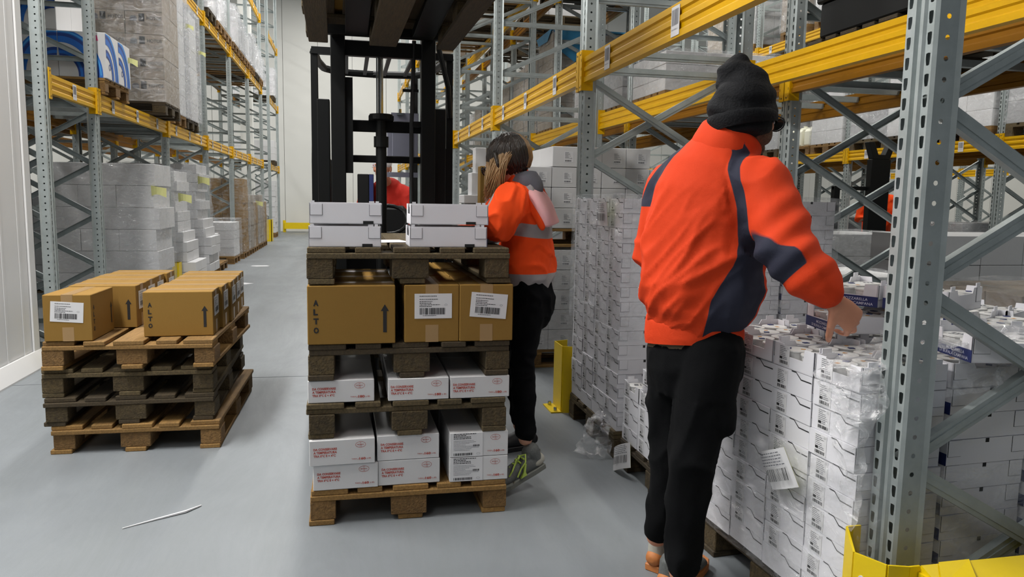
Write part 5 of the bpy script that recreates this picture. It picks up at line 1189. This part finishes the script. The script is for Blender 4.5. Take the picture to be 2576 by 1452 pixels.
neck_tube(man, 'belt', [Vector((1.1190, 2.2750, 0.8430)), Vector((1.1190, 2.2770, 0.8590)), Vector((1.1190, 2.2790, 0.8770)), Vector((1.1180, 2.2810, 0.8950))], [(.164, .128), (.163, .126), (.161, .124), (.158, .12)], 'belt', Rr, MO, .001, n=36, label='tan waistband')
shoe(man, Vector((1.0520, 2.3950, 0.0000)) - MO, (.79, .6, 0), 0, .29, ('shoe_light', 'shoe_orange', 'shoe_orange'), 'shoe_orange', name_l='grey and orange work shoe')
shoe(man, Vector((1.0250, 2.2340, 0.0000)) - MO, (.80, .6, 0), 0, .29, ('shoe_grey', 'shoe_orange', 'shoe_orange'), 'shoe_orange', name_l='orange-heeled work shoe')
# beanie
b = MB(); zb = Zh * 1
B0 = Vector((1.2330, 2.2360, 1.5760))
loft(b, [Vector((1.2260, 2.2380, 1.5820)), Vector((1.2260, 2.2410, 1.6010)), Vector((1.2290, 2.2440, 1.6300)), Vector((1.2320, 2.2470, 1.6620)), Vector((1.2320, 2.2560, 1.6910)), Vector((1.2250, 2.2640, 1.7060))], [(.098, .108), (.103, .112), (.103, .109), (.094, .098), (.078, .082), (.068, .074)], Xh, 24, 'knit')
loft(b, [Vector((1.2100, 2.2670, 1.7020)), Vector((1.2150, 2.2680, 1.7240)), Vector((1.2230, 2.2690, 1.7440)), Vector((1.2300, 2.2690, 1.7520))], [(.058, .062), (.060, .060), (.050, .05), (.040, .04)], Xh, 24, 'knit')
def kd(p, n_):
    a = p.z * 95 + 3 * noise.noise(p * 7); return .0035 * math.sin(a) + .004 * noise.noise(p * 14)
ob('beanie', skinm(rel(b), .006, 2, kd), man, label='black knitted beanie')
neck_tube(man, 'beanie_cuff', [Vector((1.2300, 2.2340, 1.5530)), Vector((1.2280, 2.2360, 1.5670)), Vector((1.2270, 2.2380, 1.5820)), Vector((1.2260, 2.2400, 1.5970))], [(.100, .110), (.106, .115), (.107, .116), (.104, .113)], 'knit', Xh, MO, .003, label='turned-up cuff')
hc = hd - MO
def glasses(parent, mo, hc, X_, Y_, Z_):
    b = MB()
    for s in (-1, 1):
        c = hc + X_ * s * .033 + Y_ * .108 + Z_ * .002; P = [c + X_ * .026 * math.cos(a) + Z_ * .02 * math.sin(a) * (1 if True else 1) for a in [2*PI*i/16 for i in range(17)]]; b.tube(P, .0026, 'black_plastic', 6)
        b.add([c + X_ * .024 * math.cos(2*PI*i/16) + Z_ * .018 * math.sin(2*PI*i/16) for i in range(16)], [list(range(16))], 'glass')
        b.tube([c + X_ * s * .026 + Z_ * .008, hc + X_ * s * .078 + Y_ * .08 + Z_ * .008, hc + X_ * s * .08 - Y_ * .0 + Z_ * .002], .0024, 'black_plastic', 6)
    b.tube([hc - X_ * .008 + Y_ * .11 + Z_ * .004, hc + X_ * .008 + Y_ * .11 + Z_ * .004], .0026, 'black_plastic', 6); return ob('glasses', b.mesh('glasses'), parent)
glasses(man, MO, hc, Xh, Fh, Zh)
b = MB(); 
for s in (-1, 1): ell(b, hc + HM @ Vector((s * .05, .035, -.055)), (.02, .045, .04), HM, 'beard')
ell(b, hc + HM @ Vector((0, .065, -.09)), (.042, .035, .03), HM, 'beard'); ob('beard', skinm(b, .005, 3), man, label='short brown beard')
for s in (-1, 1): b = MB(); ell(b, hc + HM @ Vector((s * .032, .078, .0)), (.012, .012, .011), HM, 'eye', 10); ob('eye', b.mesh('eye', smooth=True), man)
ob('buckle', boxm(.012, .006, .004, 'paper', .001), man, Vector((1.0160, 2.2100, 0.8090)) - MO, 0)
# ---------------------------------------------------------------- the woman in hi-vis orange
F = Vector((-.90, .44, 0)).normalized(); Rr = Vector((F.y, -F.x, 0)); WO = Vector((.80, 3.5, 0)); Lf = -Rr
wom = thing('person', 'blonde person in a bright orange hi-vis jacket and black jeans, bending beside the centre stack', 'person', WO)
S = [Vector((0.8130, 3.3850, 0.9510)), Vector((0.8110, 3.3920, 1.0060)), Vector((0.8090, 3.4020, 1.0820)), Vector((0.8030, 3.4030, 1.1650)), Vector((0.7960, 3.4030, 1.2380)), Vector((0.7840, 3.4030, 1.3020)), Vector((0.7700, 3.4030, 1.3560)), Vector((0.7550, 3.4000, 1.3880))]
lsh, lelb, lwr = Vector((0.7040, 3.2770, 1.3070)), Vector((0.6240, 3.2300, 1.1940)), Vector((0.5360, 3.3890, 1.1640))
rsh, relb, rwr = Vector((0.7920, 3.5590, 1.3190)), Vector((0.6510, 3.5750, 1.2030)), Vector((0.5290, 3.5230, 1.1480))
hd = Vector((0.7090, 3.3900, 1.4760))
Fh = Vector((-.80, .50, -.38)).normalized(); Xh = Fh.cross(UP).normalized(); Zh = Xh.cross(Fh); HM = Matrix((Xh, Fh, Zh)).transposed()
lank, lknee, lhip = Vector((0.7860, 3.2610, 0.2260)), Vector((0.7670, 3.2860, 0.5650)), Vector((0.7950, 3.3190, 0.8800))
rank, rknee, rhip = Vector((0.8100, 3.4820, 0.2200)), Vector((0.7810, 3.4490, 0.5670)), Vector((0.8150, 3.4360, 0.8640))
b = MB(); face_head(b, HM, hd, 'skin_pale')
loft(b, [hd - Zh * .06 - Fh * .02, S[7], S[6]], [.046, .048, .06], Rr, 16, 'skin_pale')
loft(b, S[::-1][1:], [(.09, .065), (.12, .08), (.13, .09), (.12, .09), (.11, .085), (.115, .09), (.12, .1)], Rr, 20, 'skin_pale')
for a_, c_, d_ in ((lsh, lelb, lwr), (rsh, relb, rwr)): loft(b, [a_, c_], [.04, .034], F, 12, 'skin_pale'); loft(b, [c_, d_], [.034, .023], F, 12, 'skin_pale'); hand(b, d_, (d_ - c_) + Vector((0, 0, -.05)), Vector((0, 0, 1)), (.35, .3, .35, .4), .165, 1 if a_ is rsh else -1, 'skin_pale')
for h_, k_, a_ in ((rhip, rknee, rank), (lhip, lknee, lank)): loft(b, [h_, k_, a_], [.065, .045, .033], F, 14, 'skin_pale')
ob('body', skinm(rel(b, WO), .0045, 3), wom)
b = MB()
loft(b, S, [(.150, .118), (.158, .128), (.152, .125), (.155, .125), (.160, .122), (.155, .115), (.125, .10), (.085, .08)], Rr, 26, 'orange_jacket')
for a_, c_, d_ in ((lsh, lelb, lwr), (rsh, relb, rwr)):
    loft(b, [S[5] + (a_ - S[5]) * .3, a_, a_.lerp(c_, .5), c_, c_.lerp(d_, .5), d_], [.085, .085, .085, .08, .065, .05], F, 18, 'orange_jacket')
fo3 = folds(.014, (9, 9, 8), 21, 2.2)
jk = skinm(rel(b, WO), .008, 3, fo3)
def wmask(p):
    q = p + WO; t, da, ca = seg_t(q, lsh, lelb); t2, d2, c2 = seg_t(q, lelb, lwr); t3, d3, _ = seg_t(q, rsh, relb); t4, d4, _ = seg_t(q, relb, rwr)
    tz = max(min(q.z, S[7].z), S[0].z); k = 0
    while k < 6 and S[k+1].z < tz: k += 1
    c = S[k].lerp(S[k+1], (tz - S[k].z) / (S[k+1].z - S[k].z)); r = q - c; a = math.degrees(math.atan2(r.dot(Rr), -r.dot(F))); dt = max(Vector((r.x, r.y, 0)).length, .03)
    dm = min(da, d2)
    if dm < .1 and (t > .25 or t2 > 0) and dm / .085 < dt / .155:
        s = (q - lelb).dot((lwr - lelb).normalized()); return min(s - .0, .05 - s) if t2 > 0 else -.02
    z = q.z - .12 * (r.dot(F)); hor = min(z - 1.155, 1.215 - z); hem = min(q.z - .90, .985 - q.z)
    st = -1
    if q.z > 1.19: st = max(R(min(-a - 28, 56 + a)) * dt, R(min(a - 28, 56 - a)) * dt)
    return max(hor, hem, st)
set_attr(jk, 'mask', wmask); wj = ob('jacket', jk, wom, label='orange jacket with grey reflective bands')
# hood of the jacket, pale pink inside, hanging off the right shoulder
def sheet(parent, name, grid, m, mo, label=None, thick=.008, sub=2, amp=.0):
    rows = len(grid); cols = len(grid[0]); b = MB(); b.add([Vector(p) - mo for r_ in grid for p in r_], [(i*cols + j, i*cols + j+1, (i+1)*cols + j+1, (i+1)*cols + j) for i in range(rows-1) for j in range(cols-1)], m)
    o = ob(name, b.mesh(name, smooth=True), parent, label=label); set_attr(o.data, 'mask', lambda p: -1.0); s = o.modifiers.new('b', 'SUBSURF'); s.levels = s.render_levels = sub; t = o.modifiers.new('t', 'SOLIDIFY'); t.thickness = thick; return o
sheet(wj, 'hood', [[Vector((0.7450, 3.3710, 1.3870)), Vector((0.7790, 3.3420, 1.3840)), Vector((0.8280, 3.3510, 1.3740)), Vector((0.8840, 3.3870, 1.3490))], [Vector((0.7670, 3.3000, 1.3550)), Vector((0.8000, 3.2720, 1.3520)), Vector((0.8540, 3.2990, 1.3320)), Vector((0.9130, 3.3640, 1.2950))], [Vector((0.7970, 3.2560, 1.2940)), Vector((0.8200, 3.2200, 1.3000)), Vector((0.8700, 3.2590, 1.2830)), Vector((0.9240, 3.3460, 1.2500))], [Vector((0.8340, 3.2400, 1.2340)), Vector((0.8560, 3.2160, 1.2440)), Vector((0.8920, 3.2480, 1.2380)), Vector((0.9270, 3.3110, 1.2220))], [Vector((0.8530, 3.2410, 1.1920)), Vector((0.8710, 3.2280, 1.2030)), Vector((0.9030, 3.2640, 1.2110)), Vector((0.9300, 3.3100, 1.2150))]], 'pink_cloth', WO, 'pale pink hood lining hanging down the back')
sheet(wj, 'hood_edge', [[Vector((0.7400, 3.3610, 1.3800)), Vector((0.7480, 3.3490, 1.3830))], [Vector((0.7560, 3.3010, 1.3440)), Vector((0.7700, 3.2840, 1.3510))], [Vector((0.7800, 3.2580, 1.2820)), Vector((0.8010, 3.2440, 1.2890))], [Vector((0.8100, 3.2440, 1.2230)), Vector((0.8350, 3.2290, 1.2310))], [Vector((0.8380, 3.2520, 1.1740)), Vector((0.8590, 3.2350, 1.1930))]], 'orange_jacket', WO, None)
neck_tube(wom, 'hooded_sweater', [Vector((0.7760, 3.3890, 1.3340)), Vector((0.7800, 3.3910, 1.3630)), Vector((0.7740, 3.3850, 1.3880)), Vector((0.7730, 3.3890, 1.4130)), Vector((0.7710, 3.3920, 1.4350))], [(.095, .095), (.092, .098), (.085, .092), (.080, .085), (.072, .075)], 'grey_fleece', Rr, WO, .02, label='grey sweater hood bunched at the neck', thick=.02, seed=5)
b = MB()
loft(b, [Vector((0.8130, 3.3850, 0.9450)), Vector((0.8120, 3.3760, 0.8720)), Vector((0.8080, 3.3690, 0.8080))], [(.135, .105), (.145, .125), (.13, .12)], Rr, 22, 'jeans')
for h_, k_, a_ in ((rhip, rknee, rank), (lhip, lknee, lank)): loft(b, [h_, h_.lerp(k_, .4), h_.lerp(k_, .8), k_, k_.lerp(a_, .4), k_.lerp(a_, .8), a_ + Vector((0, 0, .03))], [.088, .082, .062, .058, .056, .047, .048], F, 18, 'jeans')
fo4 = folds(.009, (10, 10, 12), 5); ob('jeans', skinm(rel(b, WO), .007, 3, fo4), wom, label='black jeans')
sh = shoe(wom, Vector((0.8740, 3.2720, 0.1320)) - WO, (-.93, -.36, 0), R(17), .30, ('shoe_grey', 'shoe_sole', 'shoe_light'), 'lace', name_l='grey work shoe with lime laces')
sh.location.z = .088
shoe(wom, Vector((0.9660, 3.7970, 0.0000)) - WO, (-.93, -.2, 0), 0, .28, ('shoe_black', 'shoe_black', 'shoe_black'), None, name_l='dark work shoe')
# hair
hc = hd - WO; b = MB()
def H(p): return hc + HM @ Vector(p)
ell(b, H((0, -.014, .026)), (.088, .102, .102), HM, 'hair_dark')
loft(b, [H((-.066, .01, .04)), H((-.074, .015, -.01)), H((-.074, .02, -.045))], [(.02, .045), (.018, .05), (.012, .04)], F, 14, 'hair_dark')
def hairf(p, n_): a = math.atan2((p - hc).dot(Xh), -(p - hc).dot(Fh)); return .0035 * math.sin(a * 26 + 2 * noise.noise(p * 9))
hm = skinm(b, .006, 2, hairf); ho = ob('hair', hm, wom, label='dark crown hair pulled back')
rg = random.Random(4); bl = MB(); dk = MB()
def surf(az, el, k=1.03): return H((.088 * k * math.cos(el) * math.sin(az), -.014 - .102 * k * math.cos(el) * math.cos(az), .026 + .102 * k * math.sin(el)))
for k in range(420):
    az = R(rg.uniform(-142, 128)); side = az < R(-62); e1 = R(rg.uniform(-48, -30)); kk = rg.uniform(1.01, 1.07)
    pts = [surf(az * (.35 + .65 * min(1, t * 1.6)), R(78) + (e1 - R(78)) * t, kk + .02 * math.sin(3 * t)) for t in [i / 6 for i in range(7)]]
    blonde = R(-18) < az < R(118) and rg.random() < .9
    (bl if blonde else dk).tube(pts, [.003, .0045, .005, .005, .0045, .004, .002], 'hair_blonde' if blonde else 'hair_dark', 5)
    if side:
      for _ in range(2):
        a = pts[4]; e = (Vector((0.5930, 3.3340, 1.3240)).lerp(Vector((0.6660, 3.3000, 1.3390)), rg.random()) - WO) + Vector((rg.uniform(-.01, .01), rg.uniform(-.02, .02), rg.uniform(-.02, .04)))
        md = a.lerp(e, .5) + Xh * -.012; (bl if rg.random() < .75 else dk).tube([pts[3], a, a.lerp(md, .5) - Xh * .006, md, e], [.003, .0034, .0034, .003, .001], 'hair_blonde', 5)
ob('dark_strands', dk.mesh('strands', smooth=True), ho, kind='stuff', label='dark strands'); ob('blonde_strands', bl.mesh('strands', smooth=True), ho, kind='stuff', label='blonde bleached strands')
b = MB(); loft(b, [Vector((0.7350, 3.4150, 1.5600)) - WO, Vector((0.7370, 3.4160, 1.5780)) - WO, Vector((0.7390, 3.4180, 1.5960)) - WO], [.014, .023, .020], Xh, 14, 'hair_blonde'); ell(b, Vector((0.7460, 3.4060, 1.5920)) - WO, (.015, .012, .022), None, 'hair_blonde')
ob('hair_bun', skinm(b, .004, 1, lambda p, n_: .003 * noise.noise(p * 80)), ho, label='small blonde bun')
ob('hair_tie', MB().tube([Vector((0.7350, 3.4150, 1.5630)) - WO + Vector((.016 * math.cos(a), .016 * math.sin(a), 0)) for a in [2*PI*i/12 for i in range(13)]], .005, 'black_plastic', 6).mesh('tie'), ho, label='black hair tie')
glasses(wom, WO, hc, Xh, Fh, Zh)
for s in (-1, 1): b = MB(); ell(b, hc + HM @ Vector((s * .032, .078, .0)), (.012, .012, .011), HM, 'eye', 10); ob('eye', b.mesh('eye', smooth=True), wom)
# ---------------------------------------------------------------- distant people
def far_person(o, f, label, sit=False, lean=.25, jacket='red_jacket', cap='white_card', hold=False):
    O = Vector(o); F = Vector(f).normalized(); Rr = Vector((F.y, -F.x, 0)); t = thing('person', label, 'person', O)
    def P(r, ff, z): return Rr * r + F * ff + UP * z
    hp = .92; sp = [P(0, 0, hp), P(0, lean * .3, 1.08), P(0, lean * .8, 1.28), P(0, lean * 1.0, 1.42)]; hd = P(0, lean * 1.35 + .03, 1.60)
    Zh = UP; Xh = Rr; HM = Matrix((Xh, F, Zh)).transposed(); b = MB(); face_head(b, HM, hd)
    loft(b, [hd - UP * .06, sp[3]], [.05, .06], Rr, 12); loft(b, sp, [(.15, .1), (.14, .1), (.16, .11), (.12, .08)], Rr, 16)
    arms = []
    for s in (-1, 1):
        sh_ = sp[3] + Rr * .19 * s - UP * .05; el = sh_ + Rr * .05 * s - UP * .26 + F * .06; wr = el + F * .2 - Rr * .08 * s + UP * (.05 if hold else -.12); arms.append((sh_, el, wr))
        loft(b, [sh_, el], [.045, .038], F, 12); loft(b, [el, wr], [.038, .026], F, 12); hand(b, wr, wr - el, UP, (.4, .4, .4, .4), .18, s)
        loft(b, [P(.1 * s, 0, hp), P(.1 * s, .02, .5), P(.1 * s, 0, .09)], [.075, .055, .04], F, 12)
    ob('body', skinm(b, .006, 2), t)
    b = MB(); loft(b, sp, [(.18, .14), (.19, .15), (.2, .15), (.14, .11)], Rr, 18, jacket)
    for sh_, el, wr in arms: loft(b, [sh_ - (sh_ - sp[3]) * .3, sh_, el, wr], [.08, .08, .07, .05], F, 14, jacket)
    me = skinm(b, .012, 3, folds(.01, (8, 8, 6), 4)); set_attr(me, 'mask', lambda p: -1.0); ob('jacket', me, t)
    b = MB(); loft(b, [P(0, 0, hp + .03), P(0, 0, hp - .08)], [(.16, .12), (.17, .13)], Rr, 16, 'trousers')
    for s in (-1, 1): loft(b, [P(.1 * s, 0, hp - .05), P(.1 * s, .02, .5), P(.1 * s, 0, .08)], [.09, .07, .06], F, 12, 'trousers')
    ob('trousers', skinm(b, .012, 2), t)
    for s in (-1, 1): shoe(t, P(.1 * s, -.08, 0), F, 0, .28, ('shoe_black',) * 3)
    b = MB(); ell(b, hd + UP * .045 - F * .005, (.086, .105, .08), HM, cap); ob('cap', b.mesh('cap', smooth=True), t); return t
far_person((.49, 7.6, -.02), (-.3, -.95, 0), 'person in a red jacket and pale cap bending beyond the forklift mast', lean=.42, jacket='dark_red')
o = far_person(Vector((7.2350, 9.2930, 0.0000)), (-.45, -.9, 0), 'small distant person in orange holding a paper, standing behind the black mast at right', lean=.05, jacket='orange_jacket', cap='black_plastic', hold=True)
# distant black order picker between the frames on the right
t = thing('order_picker', 'distant black forklift mast between the frames at the right', 'forklift', Vector((6.7630, 8.7260, 0.0000)))
for nm, bb in (('mast', MB().box(-.14, .14, -.05, .05, 0, 1.9, 'black_metal')), ('mast_fork', MB().prism([(-.12, 1.9), (.12, 1.9), (.2, 2.12), (.12, 2.12), (.05, 1.96), (-.05, 1.96), (-.12, 2.12), (-.2, 2.12)], -.05, .05, 'black_metal', axis='y')), ('guard_post', MB().box(-.62, -.54, .0, .08, 0, 1.55, 'black_metal').box(-.62, .0, .02, .06, 1.5, 1.55, 'black_metal')), ('guard_post', MB().box(.44, .5, .0, .08, 0, 1.5, 'black_metal')), ('base', MB().box(-.62, .5, -1.1, .06, .05, .75, 'black_metal'))): ob(nm, bb.mesh(nm, bevel=.004), t)
